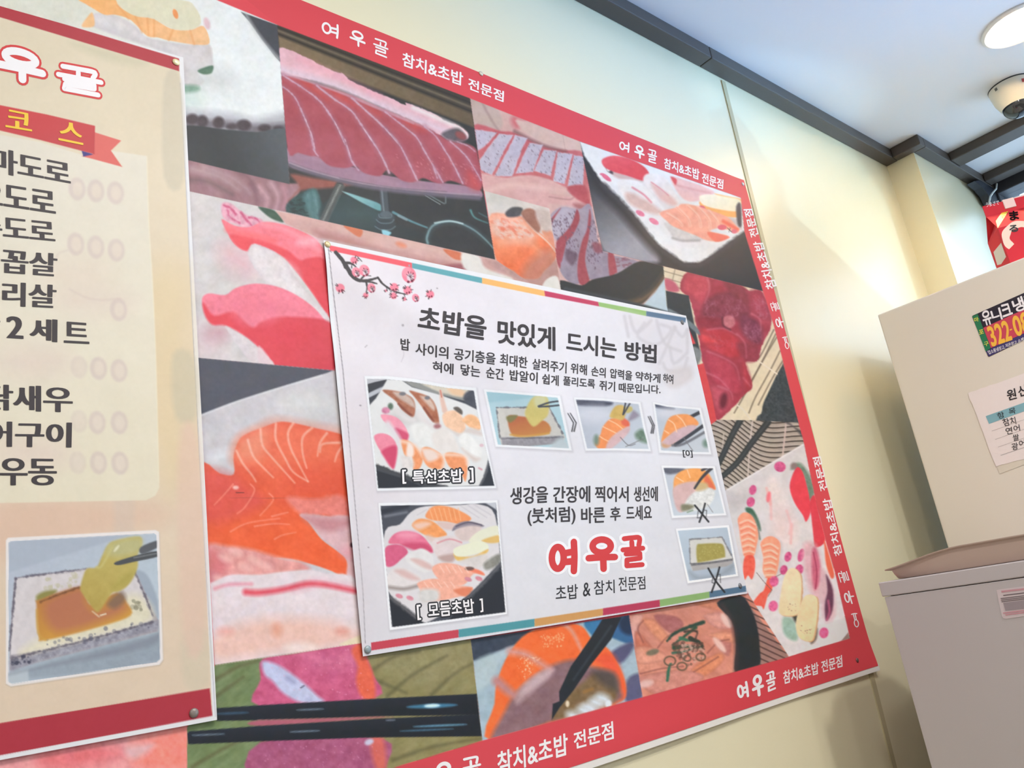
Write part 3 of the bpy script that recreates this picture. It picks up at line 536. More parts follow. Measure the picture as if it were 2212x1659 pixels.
    for k in range(6):
        S('%d,%d %d,%d %d,%d' % (92 + k * 5, 1140 + k * 44, 150 + k * 2, 1118 + k * 46, 206 - k * 2, 1150 + k * 42), 12, (252, 204, 182), so=5, a=.8); S('%d,%d %d,%d %d,%d' % (96 + k * 5, 1158 + k * 44, 150 + k * 2, 1136 + k * 46, 204 - k * 2, 1168 + k * 42), 6, (224, 116, 88), so=4, a=.7)
        S('%d,%d %d,%d %d,%d' % (264 + k * 3, 1310 + k * 44, 320, 1296 + k * 46, 376 - k * 6, 1330 + k * 40), 12, (252, 204, 182), so=5, a=.8); S('%d,%d %d,%d %d,%d' % (266 + k * 3, 1328 + k * 44, 320, 1314 + k * 46, 374 - k * 6, 1348 + k * 40), 6, (224, 116, 88), so=4, a=.7)
    C.fr(1572, 1179)
    for q in ('215,200 280,280 330,330', '340,240 400,210', '300,380 330,330'): S(q, 4, (110, 86, 84), so=2)
    for x, y in ((340, 450), (718, 650), (345, 265)): E(x, y, 34, 40, (212, 92, 138), rot=10, so=6, n=30, ns=18)
    P('415,535 500,560 520,700 460,695 415,640', (150, 178, 164), so=12, n=14); P('480,510 540,440 560,500 520,580', (66, 66, 60), so=10, n=14); P('640,640 670,620 660,700 620,730', (96, 84, 76), so=10)
    for q in ('460,172 515,178 550,250 545,420 525,505 455,525 385,500 392,380 420,240', '580,372 660,382 672,480 652,640 622,712 540,690 508,600 530,480'):
        P([(a + 10, b + 4) for a, b in C.pts(q, True)], (196, 152, 112), so=4, rag=4)
        P(q, (228, 211, 176), so=5, n=6, ns=30, g=(450, 180, 600, 700, (222, 200, 156)))
    SP('420,420 520,430 500,510 420,500', 10, 4, (150, 120, 90), seed=51); SP('540,580 640,600 600,690 540,660', 12, 4, (150, 120, 90), seed=52)
    P('780,745 850,705 900,645 920,710', (136, 116, 110), so=4, sm=0)
    grain(C)
    C.clip(None)
    return C
def paint_guide():
    C = Canvas((232, 231, 235)); P, S, E, SP = C.P, C.S, C.E, C.SP
    C.fr(560, 400)
    P('514,470 4000,1200 5000,4000 790,3600', (229, 221, 227), sm=0, so=2, g=(700, 900, 2400, 2400, (228, 227, 234)), n=3, ns=200)
    S('516,470 560,860 625,1382 775,3041 792,3420', 4, (96, 90, 98), so=2, sm=0)
    E(900, 1900, 260, 420, (222, 208, 214), so=160, a=.6); E(750, 3000, 160, 600, (220, 208, 214), so=140, a=.5)
    # colour bands
    for q, c in (('519,447 1140,580 1142,620 640,512 530,490', (238, 92, 104)), ('1140,580 1664,692 1664,733 1142,620', (98, 166, 176)), ('1664,692 2124,788 2130,829 1664,733', (246, 184, 108))):
        P(q, c, so=2, sm=0)
    C.fr(1100, 400)
    for q, c in (('-202,692 262,788 268,829 -202,733', (246, 184, 108)), ('262,788 664,872 672,905 268,829', (196, 62, 96)), ('664,872 1024,940 1022,977 672,905', (152, 190, 116)), ('1024,940 1320,990 1316,1026 1022,977', (92, 118, 146))):
        P(q, c, so=2, sm=0)
    # grey watermark seal behind the title
    P('850,955 1050,1010 1330,1060 1350,1250 1370,1420 1250,1510 1150,1480 1060,1360 930,1150', (220, 214, 220), so=40, a=.6)
    for q in ('900,980 950,1100 1060,1010', '1010,1030 960,1130 1100,1190 1210,1080 1130,1040', '1100,1010 1160,1180 1280,1240', '1240,1060 1170,1220 1120,1330', '1230,1060 1290,1130 1330,1080', '1150,1330 1180,1380 1290,1390 1330,1290', '1200,1220 1230,1330 1320,1260', '860,980 890,1130', '1330,1080 1330,1250'):
        S(q, 24, (206, 201, 207), so=8, a=.75)
    P('1190,1390 1340,1350 1370,1430 1260,1510 1170,1480', (212, 204, 206), so=20, a=.8)
    C.fr(560, 1179)
    for q, c in (('835,722 1488,625 1490,685 835,782', (206, 70, 86)), ('1488,625 2055,545 2056,603 1490,685', (84, 156, 166)), ('2055,545 2566,468 2566,520 2056,603', (216, 160, 96))):
        P(q, c, so=2, sm=0)
    C.fr(1100, 1179)
    for q, c in (('700,467 1124,402 1126,455 700,520', (192, 60, 92)), ('1124,402 1494,342 1496,388 1126,455', (146, 184, 116)), ('1494,342 1766,298 1770,342 1496,388', (88, 120, 148))):
        P(q, c, so=2, sm=0)
    # ---- plum branch
    C.fr(560, 400); K = (62, 56, 58)
    for q, w, w2 in (('528,490 540,502', 6, 4), ('570,500 620,560 645,610', 26, 30), ('640,590 690,670 730,705 780,715 840,705 885,690', 34, 14), ('640,580 690,585 722,610', 22, 8), ('760,700 790,675 832,678', 14, 5), ('790,715 840,725 878,735', 20, 6), ('800,725 805,770 795,810', 16, 6), ('885,690 920,735 970,770 1030,800 1105,815', 16, 8), ('950,760 955,790', 6, 4), ('970,775 985,800', 8, 4), ('1000,790 1000,770', 6, 4), ('1080,810 1090,840', 6, 4), ('735,535 765,568', 8, 4), ('810,770 835,800', 8, 4), ('690,590 690,620', 6, 4), ('1120,795 1140,800', 6, 4)):
        S(q, w, K, so=3, w2=w2, jag=3)
    PK = (238, 132, 152)
    def blossom(x, y, r, k=0):
        E(x, y, r, r * 1.15, PK, rot=-20, so=3)
        E(x - r * .3, y - r * .45, r * .6, r * .7, (244, 148, 166), rot=20, so=4)
        E(x + r * .2, y + r * .35, r * .5, r * .55, (226, 206, 214), so=5)
        for i in range(7):
            t = -2.6 + i * .62; a, b = x + r * .15, y + r * .3
            S('%f,%f %f,%f' % (a, b, a + r * .6 * math.cos(t), b + r * .75 * math.sin(t)), 3, (70, 40, 50), so=2)
            if i % 2: E(a + r * .62 * math.cos(t), b + r * .78 * math.sin(t), 4, 4.5, (90, 20, 40), so=2)
        E(x + r * .45, y + r * .85, r * .2, r * .2, (110, 16, 44), so=2); E(x - r * .1, y + r * 1.0, r * .18, r * .18, (110, 16, 44), so=2)
    for x, y, r in ((724, 650, 32), (785, 638, 38), (1118, 670, 52), (838, 768, 30), (1168, 842, 26)): blossom(x, y, r)
    for x, y, r in ((708, 560, 28), (604, 768, 34), (1008, 762, 32), (1108, 785, 32), (1003, 825, 26), (1276, 815, 30), (795, 822, 20), (1085, 850, 14), (945, 788, 10)):
        E(x, y, r, r * .95, PK, so=4, rot=30); R = np.random.RandomState(int(x))
        for i in range(6):
            t = R.rand() * 6.28; S('%f,%f %f,%f' % (x + r * .7 * math.cos(t), y + r * .7 * math.sin(t), x + r * 1.25 * math.cos(t), y + r * 1.25 * math.sin(t)), 5, (60, 44, 50), so=2)
        if r > 18: E(x + r * .4, y + r * .5, r * .2, r * .24, (110, 20, 44), so=2); E(x - r * .2, y + r * .6, r * .17, r * .2, (110, 20, 44), so=2)

    def photo(outer, inner, bg, g=None):
        o = C.pts(outer, True)
        P([(a + 4, b + 8) for a, b in o], (176, 172, 180), so=16, a=.75, sm=0)
        P(outer, (238, 238, 242), so=2, sm=0)
        C.clip(inner, raw=False); P(inner, bg, so=1, sm=0, g=g)
    # ---- plate of twelve pieces
    C.fr(560, 800)
    photo('785,42 950,42 1150,62 1400,108 1620,130 1645,300 1770,880 880,900', '805,65 950,66 1140,86 1400,132 1602,152 1628,310 1755,862 888,880', (70, 72, 80))
    P('780,60 960,55 960,75 780,130', (186, 186, 192), so=3, sm=0); P('780,115 950,70 930,100 800,180', (54, 55, 62), so=3); P('800,180 930,120 910,155 815,205', (186, 188, 196), so=5); P('805,215 925,160 895,200 815,240', (60, 62, 70), so=4)
    P('1080,80 1560,140 1545,230 1300,170 1140,120', (146, 146, 142), so=4, sm=0); P('1190,75 1560,140 1540,200 1340,160', (214, 204, 188), so=8, n=10); P('1400,110 1500,130 1540,190 1440,180', (234, 196, 160), so=14); P('1530,180 1600,150 1640,280 1540,240', (76, 78, 88), so=10, n=10)
    PL = '955,68 1060,72 1140,125 1340,180 1540,250 1640,300 1730,640 1700,760 1640,862 1340,870 1130,800 900,720 850,700 815,270 870,210 920,130'
    P(PL, (226, 225, 225), so=5, sm=0, n=4, ns=80); S('870,715 1100,800 1250,850 1400,878', 34, (70, 70, 74), so=8, jag=10); P('850,740 1100,815 1240,880 880,890', (42, 43, 50), so=6, sm=0); P('1722,650 1770,880 1650,865 1700,760', (46, 48, 56), so=5, sm=0); S('1720,660 1690,770 1650,860', 16, (90, 90, 96), so=6, jag=5)
    E(980, 270, 20, 26, (92, 112, 96), so=8); E(1080, 360, 120, 60, (205, 200, 200), so=40)
    P('920,150 1010,152 1090,175 1150,215 1165,290 1150,350 1110,330 1060,290 1020,230', (170, 106, 80), so=6, n=20, ns=30); P('1000,160 1090,175 1150,230 1160,280 1090,240 1030,200', (202, 176, 164), so=10, n=14); E(1070, 175, 24, 14, (120, 118, 124), so=6); S('1040,250 1090,300 1140,340', 14, (132, 68, 50), so=8); S('1030,300 1100,360 1150,370', 40, (222, 216, 216), so=16)
    P('1120,152 1180,165 1270,200 1320,270 1345,390 1330,405 1280,370 1220,280 1160,200', (176, 108, 80), so=6, n=20, ns=30); P('1200,190 1270,205 1310,270 1300,300 1240,240', (206, 178, 164), so=10, n=14); E(1255, 205, 20, 14, (120, 118, 124), so=6); S('1230,280 1300,380', 14, (132, 68, 50), so=8); S('1200,330 1280,410 1340,420', 46, (226, 218, 218), so=18); E(1330, 418, 26, 18, (170, 110, 114), so=10)
    S('1355,160 1365,220 1385,300', 22, (226, 190, 176), so=8, w2=40); S('1352,150 1362,200', 8, (206, 120, 100), so=4)
    P('1370,330 1430,300 1490,310 1530,380 1540,440 1500,475 1420,440 1380,400', (240, 196, 164), so=7, n=16, ns=26); P('1515,370 1560,330 1620,345 1655,400 1640,450 1580,430 1540,400', (242, 186, 140), so=7, n=16, ns=26); P('1400,430 1500,470 1560,430 1650,450 1660,490 1560,470 1500,500', (216, 204, 200), so=12); P('1450,285 1480,272 1515,300 1510,330', (98, 88, 80), so=6)
    P('910,330 1000,340 1060,380 1105,450 1110,510 1090,530 1040,510 1000,440 930,380', (242, 156, 176), so=5, n=8); P('1010,430 1108,470 1110,512 1090,530 1040,512', (214, 82, 116), so=10); E(945, 300, 30, 24, (210, 130, 160), so=8, n=30, ns=16); S('960,400 1030,500 1060,560', 40, (226, 218, 222), so=16)
    P('858,490 920,470 990,500 1030,580 1010,720 985,722 930,640 880,560', (240, 140, 162), so=5, n=8); P('915,600 1000,560 1030,590 1010,720 985,724 935,650', (212, 72, 108), so=12)
    P('1130,420 1190,395 1270,420 1330,520 1310,580 1200,570 1150,500', (232, 230, 228), so=14, n=6); P('1290,480 1380,430 1440,470 1490,580 1450,620 1330,600', (230, 222, 218), so=14, n=6); P('1490,500 1540,465 1600,510 1660,600 1640,660 1560,640 1510,570', (236, 234, 232), so=10, n=8); P('1510,580 1600,640 1650,660 1600,680', (216, 200, 194), so=14)
    for q in ('1060,530 1100,520 1160,560 1220,640 1200,730 1150,740 1140,640 1090,640', '1210,590 1270,575 1370,640 1370,730 1280,730 1230,680', '1385,630 1440,612 1530,640 1555,700 1540,830 1500,760 1420,720'):
        P(q, (240, 154, 104), so=6, n=12, ns=26); S(q.split()[0] + ' ' + q.split()[2] + ' ' + q.split()[3], 22, (246, 214, 196), so=12, a=.8)
    P('1110,540 1150,570 1150,640 1100,640', (246, 226, 216), so=10); P('1220,600 1290,590 1340,650 1260,680', (238, 214, 204), so=14); P('1060,640 1140,660 1150,720 1080,740', (224, 216, 214), so=14, n=14)
    S('1640,730 1660,740', 12, (206, 150, 160), so=6); E(1660, 560, 16, 12, (220, 190, 200), so=4)
    C.clip(None)
    # ---- plate of assorted pieces
    photo('890,990 1400,982 1778,968 1850,1820 975,1940', '905,1010 1400,1003 1768,988 1838,1805 990,1918', (72, 74, 84))
    S('900,1060 1100,1010', 40, (46, 48, 58), so=10); S('940,1090 1100,1060', 16, (120, 122, 132), so=10); S('1640,995 1770,1060', 40, (70, 72, 82), so=14); P('1680,985 1770,985 1770,1040', (196, 198, 206), so=6, sm=0)
    P('940,1200 1050,1150 1130,1060 1240,1015 1500,1005 1640,1000 1760,1080 1800,1440 1780,1470 1600,1640 1400,1800 1240,1885 1180,1860 990,1690 920,1500', (219, 214, 217), so=5, n=4, ns=60)
    for q in ('1180,1080 1250,1040', '1560,1010 1700,1100', '1600,1000 1730,1080', '1500,1010 1640,1100'): S(q, 8, (204, 198, 204), so=5)
    P('1240,1090 1290,1020 1380,1012 1480,1040 1570,1090 1575,1120 1500,1150 1400,1130 1300,1120', (240, 150, 92), so=6, n=8)
    for i in range(7): S('%d,%d %d,%d' % (1270 + i * 36, 1030, 1300 + i * 34, 1120), 6, (246, 186, 140), so=4, a=.8)
    P('1330,1130 1480,1150 1450,1190 1370,1180', (218, 190, 184), so=10)
    P('1140,1160 1190,1110 1280,1120 1350,1170 1400,1230 1300,1250 1220,1220', (240, 156, 94), so=7, n=12, ns=26); P('1150,1150 1240,1130 1280,1150 1190,1190', (238, 196, 176), so=16); S('1260,1250 1350,1290', 40, (220, 194, 188), so=16)
    P('965,1290 1010,1220 1100,1200 1190,1220 1250,1270 1295,1355 1200,1350 1060,1300', (228, 116, 146), so=5, n=8); P('1060,1300 1240,1290 1295,1356 1180,1350', (206, 78, 112), so=14); E(1110, 1230, 80, 26, (240, 150, 174), so=20)
    P('940,1330 1000,1300 1070,1310 1110,1360 1060,1410 1000,1460 945,1455', (214, 94, 130), so=6, n=8)
    P('1440,1200 1470,1150 1560,1125 1680,1160 1600,1180 1500,1180', (138, 128, 140), so=5, n=12); P('1460,1200 1560,1160 1660,1175 1600,1260 1500,1270', (216, 196, 192), so=10, n=8); S('1470,1165 1560,1135 1660,1155', 8, (90, 82, 96), so=4)
    P('1565,1270 1640,1200 1780,1160 1785,1250 1680,1270 1600,1290', (228, 226, 204), so=6); P('1660,1270 1790,1230 1795,1280 1720,1290', (224, 184, 110), so=7)
    P('1290,1290 1350,1245 1450,1240 1520,1290 1470,1370 1340,1400', (222, 206, 206), so=8, n=8); S('1330,1290 1420,1260 1510,1285', 9, (216, 140, 150), so=6); P('1340,1390 1470,1370 1440,1430 1370,1425', (190, 160, 154), so=12)
    P('1450,1340 1500,1310 1640,1275 1705,1300 1700,1340 1580,1380 1470,1390', (230, 230, 206), so=5); P('1450,1370 1480,1390 1600,1385 1705,1335 1690,1370 1580,1420 1480,1420', (228, 186, 104), so=6, n=10); P('1500,1420 1690,1370 1700,1430 1620,1480 1520,1440', (214, 206, 204), so=10, n=10); P('1680,1440 1790,1370 1795,1440 1700,1490', (140, 138, 130), so=12, n=16)
    P('1090,1400 1150,1350 1220,1330 1290,1380 1300,1480 1240,1510 1150,1470', (226, 222, 222), so=8, n=6); P('1130,1410 1200,1410 1290,1460 1280,1490 1200,1460', (218, 184, 180), so=12)
    P('950,1560 1000,1480 1100,1480 1210,1550 1200,1600 1060,1620 960,1610', (224, 216, 216), so=8, n=6); P('1010,1500 1080,1490 1200,1560 1120,1560', (216, 182, 180), so=14); S('970,1620 1080,1632 1180,1610', 22, (150, 136, 132), so=14)
    P('1290,1480 1350,1440 1460,1445 1560,1480 1660,1500 1680,1530 1600,1520 1530,1600 1420,1600 1340,1560', (240, 172, 150), so=6, n=12, ns=24); P('1540,1470 1640,1490 1680,1530 1580,1500', (238, 130, 100), so=6); E(1570, 1480, 34, 14, (110, 84, 78), so=6)
    P('1180,1590 1260,1560 1360,1560 1450,1600 1590,1620 1560,1670 1450,1700 1360,1720 1220,1720 1200,1640', (240, 174, 152), so=6, n=12, ns=24); P('1200,1640 1330,1640 1330,1720 1210,1730', (212, 208, 206), so=16, n=12); P('1450,1640 1590,1622 1540,1690', (226, 130, 96), so=8)
    for i in range(5): S('%d,1580 %d,1620' % (1230 + i * 50, 1260 + i * 50), 7, (250, 206, 190), so=4, a=.8); S('%d,1460 %d,1510' % (1350 + i * 45, 1380 + i * 45), 7, (250, 206, 190), so=4, a=.8)
    for x, y in ((1560, 1560), (1640, 1555), (1045, 1685), (1125, 1700)): E(x, y, 28, 16, (214, 140, 154), so=5, rot=20, n=14)
    P('970,1700 1060,1760 1180,1860 1250,1890 1000,1930', (38, 39, 46), so=5, sm=0); S('985,1700 1080,1770 1180,1850', 26, (92, 90, 94), so=10, jag=8)
    P('1800,1440 1860,1830 1400,1880 1600,1660 1700,1540', (38, 39, 46), so=5, sm=0); S('1800,1450 1700,1560 1560,1700', 26, (88, 88, 94), so=10, jag=8)
    C.clip(None); C.fr(1100, 800)

    def dish(x, y, k, sauce=True):
        T = lambda q: [(x + a * k, y + b * k) for a, b in C.pts(q, True)]
        P(T('-20,70 120,64 330,60 480,68 620,300 600,360 20,390 -10,330'), (120, 120, 126), so=8, sm=0, a=.8)
        P(T('0,0 480,-4 620,270 20,290'), (206, 204, 198), so=4, sm=0, n=6); P(T('20,290 620,268 606,340 36,372'), (146, 142, 146), so=5, sm=0, n=16, ns=18)
        for q in ('0,0 480,-4', '480,-4 620,270', '0,0 20,290', '20,300 620,272'): S(T(q), 8 * k if k > .7 else 8, (96, 94, 100), so=4, jag=7, sm=0, a=.8)
    # step one: ginger dipped in sauce
    photo('-191,140 380,188 468,600 -101,570', '-170,160 362,204 446,582 -85,554', (176, 206, 216))
    P('-190,240 390,170 390,130 -190,140', (160, 196, 208), so=10)
    P('-95,280 300,275 420,500 400,540 -50,580 -80,480', (204, 200, 194), so=5, sm=0, n=8)
    P('-60,500 405,488 400,545 -50,585', (150, 146, 152), so=6, sm=0, n=20, ns=16)
    for q in ('-95,278 300,276', '300,280 400,470', '-95,280 -70,500', '-60,510 405,500'): S(q, 10, (104, 102, 110), so=4, jag=8, sm=0, a=.8)
    P('-10,350 60,340 270,380 300,470 120,490 20,480', (186, 106, 66), so=7, g=(100, 360, 140, 490, (196, 130, 70))); P('-20,345 60,335 40,370 0,390', (128, 122, 76), so=8); S('10,480 120,492 295,470', 12, (206, 156, 70), so=8)
    P('120,300 180,200 270,195 295,240 290,330 240,380 180,420 130,360', (208, 192, 116), so=8, n=6); P('190,200 270,200 260,270 200,270', (206, 204, 160), so=14)
    for q in ('218,268 300,240 390,228', '222,272 300,268 390,258'): S(q, 13, (74, 76, 84), so=3)
    P('390,500 450,590 300,590', (190, 200, 206), so=20)
    C.clip(None)
    # step two: ginger brushed on salmon
    photo('482,200 700,208 980,236 1015,420 1058,605 800,598 570,600', '498,218 700,226 966,252 1000,425 1042,588 800,582 582,584', (182, 186, 200), g=(500, 220, 1000, 580, (196, 204, 214)))
    P('490,220 760,236 720,270 520,262', (80, 82, 98), so=10, n=16); E(640, 330, 130, 60, (206, 208, 218), so=40); P('930,300 970,340 890,380 910,320', (150, 142, 158), so=12)
    P('640,540 680,480 700,420 760,360 850,365 890,400 880,430 760,560 700,585 660,580', (240, 146, 86), so=6, n=8); P('840,350 895,385 890,425 840,400', (226, 104, 76), so=8)
    for q in ('700,420 760,450 800,470', '745,372 800,400 850,440', '670,490 720,520 770,540'): S(q, 7, (248, 200, 160), so=4)
    P('720,585 760,500 880,420 900,450 840,520 760,585', (214, 178, 180), so=8, n=10); P('750,345 790,270 850,262 870,310 850,370 800,362', (208, 174, 96), so=7, n=10); P('860,280 910,270 918,300 880,320', (196, 180, 110), so=7)
    S('870,235 850,330', 12, (62, 62, 70), so=3); S('905,240 855,325', 12, (70, 72, 80), so=3); P('940,470 1000,440 1035,540 960,520', (110, 134, 116), so=14, n=20, ns=18); E(650, 520, 20, 40, (120, 140, 124), so=14)
    S('830,500 890,560 940,550', 5, (110, 108, 112), so=3); S('870,570 1000,510', 5, (120, 118, 120), so=3)
    C.clip(None)
    # step three: finished piece lifted
    photo('1072,235 1180,258 1430,280 1470,440 1510,628 1300,624 1120,615', '1088,252 1180,272 1416,295 1455,445 1492,612 1300,608 1134,598', (186, 194, 208), g=(1090, 260, 1400, 600, (198, 204, 212)))
    P('1085,250 1230,280 1200,300 1090,275', (84, 86, 102), so=10)
    E(1190, 320, 90, 40, (210, 212, 222), so=30); S('1350,350 1430,310', 26, (58, 60, 68), so=4)
    P('1136,540 1150,460 1190,360 1260,330 1350,335 1415,400 1330,440 1230,470 1180,500', (242, 156, 92), so=6, n=8); P('1140,540 1180,500 1240,450 1340,410 1400,420 1330,490 1220,560 1170,580', (210, 178, 184), so=8, n=10)
    for q in ('1190,370 1230,400 1250,460', '1250,335 1290,370 1320,420', '1160,450 1190,470'): S(q, 7, (250, 206, 170), so=4)
    P('1140,545 1200,560 1240,540 1180,575 1145,572', (206, 160, 120), so=10); S('1240,555 1340,490 1460,405', 26, (62, 64, 72), so=4); S('1220,560 1300,550 1470,455', 20, (96, 96, 104), so=6, a=.8); S('1300,500 1370,600', 5, (120, 116, 120), so=3); E(1470, 545, 26, 30, (120, 144, 132), so=14)
    C.clip(None)
    # crossed-out picture: rice dipped
    photo('1135,710 1535,715 1622,1082 1215,1103', '1152,728 1522,732 1606,1068 1228,1086', (190, 196, 208), g=(1160, 740, 1500, 1080, (206, 214, 222)))
    P('1145,725 1300,735 1290,760 1180,775', (96, 98, 112), so=10, n=12)
    P('1226,860 1240,790 1300,745 1400,730 1480,760 1530,850 1535,890 1450,850 1360,850 1290,870 1240,960', (242, 164, 92), so=6, n=8); P('1470,780 1525,850 1530,890 1460,850', (226, 112, 76), so=10)
    P('1226,880 1300,840 1390,830 1440,860 1400,900 1340,960 1300,1050 1260,1050 1232,980', (214, 178, 176), so=9, n=10); P('1300,1050 1330,960 1400,900 1500,880 1535,920 1500,1000 1420,1040', (222, 222, 220), so=10, n=24, ns=16); P('1390,850 1470,840 1480,880 1400,900', (206, 178, 130), so=12); P('1290,1000 1380,1010 1350,1040 1290,1050', (136, 134, 110), so=10, n=16)
    for q in ('1250,800 1300,830', '1330,745 1350,800'): S(q, 7, (250, 208, 170), so=4)
    S('1510,730 1440,800 1385,880', 26, (62, 60, 66), so=4, w2=16); S('1475,730 1440,745', 18, (70, 66, 72), so=4); S('1330,1060 1370,1045', 8, (120, 146, 120), so=5); S('1480,1000 1520,1060', 4, (130, 128, 132), so=3)
    C.clip(None)
    # crossed-out picture: dish of wasabi sauce
    photo('1243,1182 1640,1155 1710,1535 1333,1590', '1258,1197 1628,1172 1694,1522 1344,1572', (184, 198, 212), g=(1300, 1200, 1500, 1560, (166, 178, 192)))
    P('1345,1500 1420,1540 1560,1520 1660,1440 1690,1470 1600,1530 1400,1560', (146, 156, 168), so=20)
    P('1345,1262 1590,1245 1675,1410 1660,1440 1365,1490 1350,1440', (206, 204, 200), so=4, sm=0, n=5); P('1350,1445 1672,1408 1668,1440 1620,1465 1372,1498', (168, 164, 164), so=5, sm=0, n=8)
    for q in ('1345,1262 1590,1246', '1590,1248 1672,1405', '1345,1265 1352,1440'): S(q, 8, (112, 110, 116), so=4, jag=7, sm=0, a=.8)
    P('1352,1440 1510,1428 1670,1404 1668,1420 1510,1444 1360,1460', (98, 98, 104), so=4, sm=0, n=24, ns=12, a=.8)
    P('1400,1310 1440,1295 1560,1292 1600,1310 1612,1380 1590,1400 1430,1432 1402,1420', (160, 148, 76), so=7, n=8, ns=12); SP('1420,1310 1580,1300 1600,1380 1420,1410', 40, 4, (188, 178, 112), seed=61, a=.6)
    C.clip(None)
    grain(C, .35)
    # arrows
    for q in ('438,322 480,392 468,455', '456,320 500,392 484,455', '1038,345 1070,412 1060,468', '1052,343 1083,412 1074,468'):
        S(q, 6, (58, 56, 60), so=3, sm=0, w2=10)
    # felt-pen crosses over the printed boxes
    for q in ('1412,1045 1404,1102 1424,1100', '1460,1045 1474,1045 1470,1096', '1520,1535 1514,1585 1530,1590', '1560,1525 1575,1522 1577,1585'):
        S(q, 5, (70, 70, 74), so=3, sm=0)
    for q in ('1386,1008 1430,1060 1488,1130', '1462,995 1445,1060 1420,1132', '1486,1478 1540,1570 1608,1656', '1570,1470 1545,1560 1511,1656'):
        S(q, 13, (36, 36, 40), so=3)
    # white outlines under the shop name
    # small marks
    C.fr(560, 800); S('1700,1845 1770,1850 1810,1830', 4, (200, 196, 204), so=3); E(755, 262, 8, 5, (150, 140, 148), so=3); E(815, 1322, 6, 4, (150, 140, 148), so=3)
    C.fr(560, 400); E(1072, 1046, 9, 9, (176, 168, 176), so=4); E(1328, 770, 6, 5, (160, 150, 156), so=3); S('790,1210 805,1195', 4, (150, 140, 148), so=3); S('1060,1180 1080,1260 1060,1320', 3, (190, 180, 188), so=3); E(1120, 600, 6, 8, (170, 164, 170), so=3)
    return C
def paint_menu():
    C = Canvas((236, 234, 237)); P, S, E, SP = C.P, C.S, C.E, C.SP
    C.fr(0, 0); B = (229, 214, 188)
    P('-200,-28 0,34 1336,437 1345,620 1385,1350 1425,2100 1500,3600 1586,5340 -200,5640', B, so=2, sm=0, g=(700, 700, 700, 4800, (229, 206, 182)), n=4, ns=400)
    P('800,2300 1400,2000 1430,3000 1440,3500 1190,3600', (231, 207, 166), so=160, a=.7); P('-100,3730 900,3730 1200,3900 -100,4200', (226, 188, 166), so=120, a=.7)
    S('1345,620 1390,1400 1455,2760 1530,4150 1610,5350', 5, (170, 168, 178), so=3, sm=0, a=.8)
    # banner printing showing faintly through the thin sheet
    P('540,310 1000,420 1100,480 900,480 600,370', (208, 200, 172), so=30, a=.6); P('1225,600 1350,600 1370,1350 1225,1320', (212, 200, 178), so=16, a=.8); P('1290,2650 1450,2670 1470,3100 1310,3110', (208, 196, 170), so=24, a=.7); P('870,3350 990,3350 990,4170 860,4170', (216, 196, 180), so=24, a=.55); P('1360,4750 1545,4700 1560,5100 1390,5130', (214, 202, 178), so=24, a=.5); P('1330,3350 1480,3300 1540,4700 1370,4780', (232, 196, 178), so=30, a=.6)
    # lighter price panel
    P('-200,970 300,1060 690,1180 920,1245 830,1125 1095,1165 1110,1650 1140,2100 1165,2700 1190,3640 1160,3700 1090,3735 -200,3760', (231, 222, 206), so=5, sm=0, g=(600, 1300, 600, 3600, (233, 222, 198)), n=3, ns=200)
    S('1097,1170 1110,1650 1140,2150 1165,2750 1185,3600', 7, (240, 230, 206), so=6, a=.7)
    E(560, 2050, 260, 120, (228, 206, 190), so=120, a=.5); E(700, 2250, 300, 90, (228, 208, 196), so=100, a=.6); E(250, 2700, 260, 120, (226, 204, 194), so=120, a=.6); E(250, 3380, 260, 120, (228, 204, 194), so=120, a=.6)
    rings = [(575, 1410), (715, 1425), (862, 1440), (565, 1822), (715, 1845), (868, 1868), (885, 2312), (590, 2740), (735, 2750), (888, 2768), (590, 3145), (725, 3155), (890, 3155), (580, 3455), (735, 3455), (895, 3458)]
    for i, (x, y) in enumerate(rings):
        a = .62 if i not in (7, 10, 13) else .35
        E(x, y, 64, 86, (214, 194, 188), rot=-6, so=10, a=a); E(x + 4, y, 36, 54, (231, 216, 200), rot=-6, so=10, a=a + .2)
    S('500,1870 440,1890 420,1930', 12, (214, 196, 186), so=10, a=.5); S('520,2160 640,2220 760,2240 900,2230', 12, (216, 196, 186), so=10, a=.5)
    # red bands and ribbon
    P('-100,5 0,34 1337,438 1338,532 0,128 -100,98', (184, 56, 66), so=2, sm=0)
    C.fr(0, 1179); P('-100,1342 0,1325 1566,1064 1586,1270 0,1566 -100,1590', (180, 52, 66), so=2, sm=0)
    C.fr(0, 0)
    P('708,988 905,1050 828,1125 912,1246 690,1186 608,1166 705,1146', (226, 106, 98), so=3, sm=0)
    P('-50,775 0,785 350,855 710,940 706,1152 610,1126 300,1045 0,974 -50,966', (208, 62, 66), so=3, sm=0, g=(100, 800, 100, 1100, (200, 64, 68)))
    P('610,1126 698,1152 622,1170', (64, 54, 130), so=2, sm=0)
    # picture of the dipping dish
    C.fr(0, 1179)
    o = '44,-40 60,-60 1160,-118 1188,-104 1218,850 1190,888 80,1050 44,1030'
    P([(a + 2, b + 6) for a, b in C.pts(o, True)], (196, 176, 156), so=8, sm=0); P(o, (240, 232, 230), so=4, sm=0)
    q = '64,-22 82,-36 1152,-92 1170,-80 1196,845 1172,868 90,1030 62,1015'
    C.clip(q, raw=False); P(q, (176, 182, 196), so=1, sm=0, g=(200, 0, 900, 900, (182, 196, 206)), n=4)
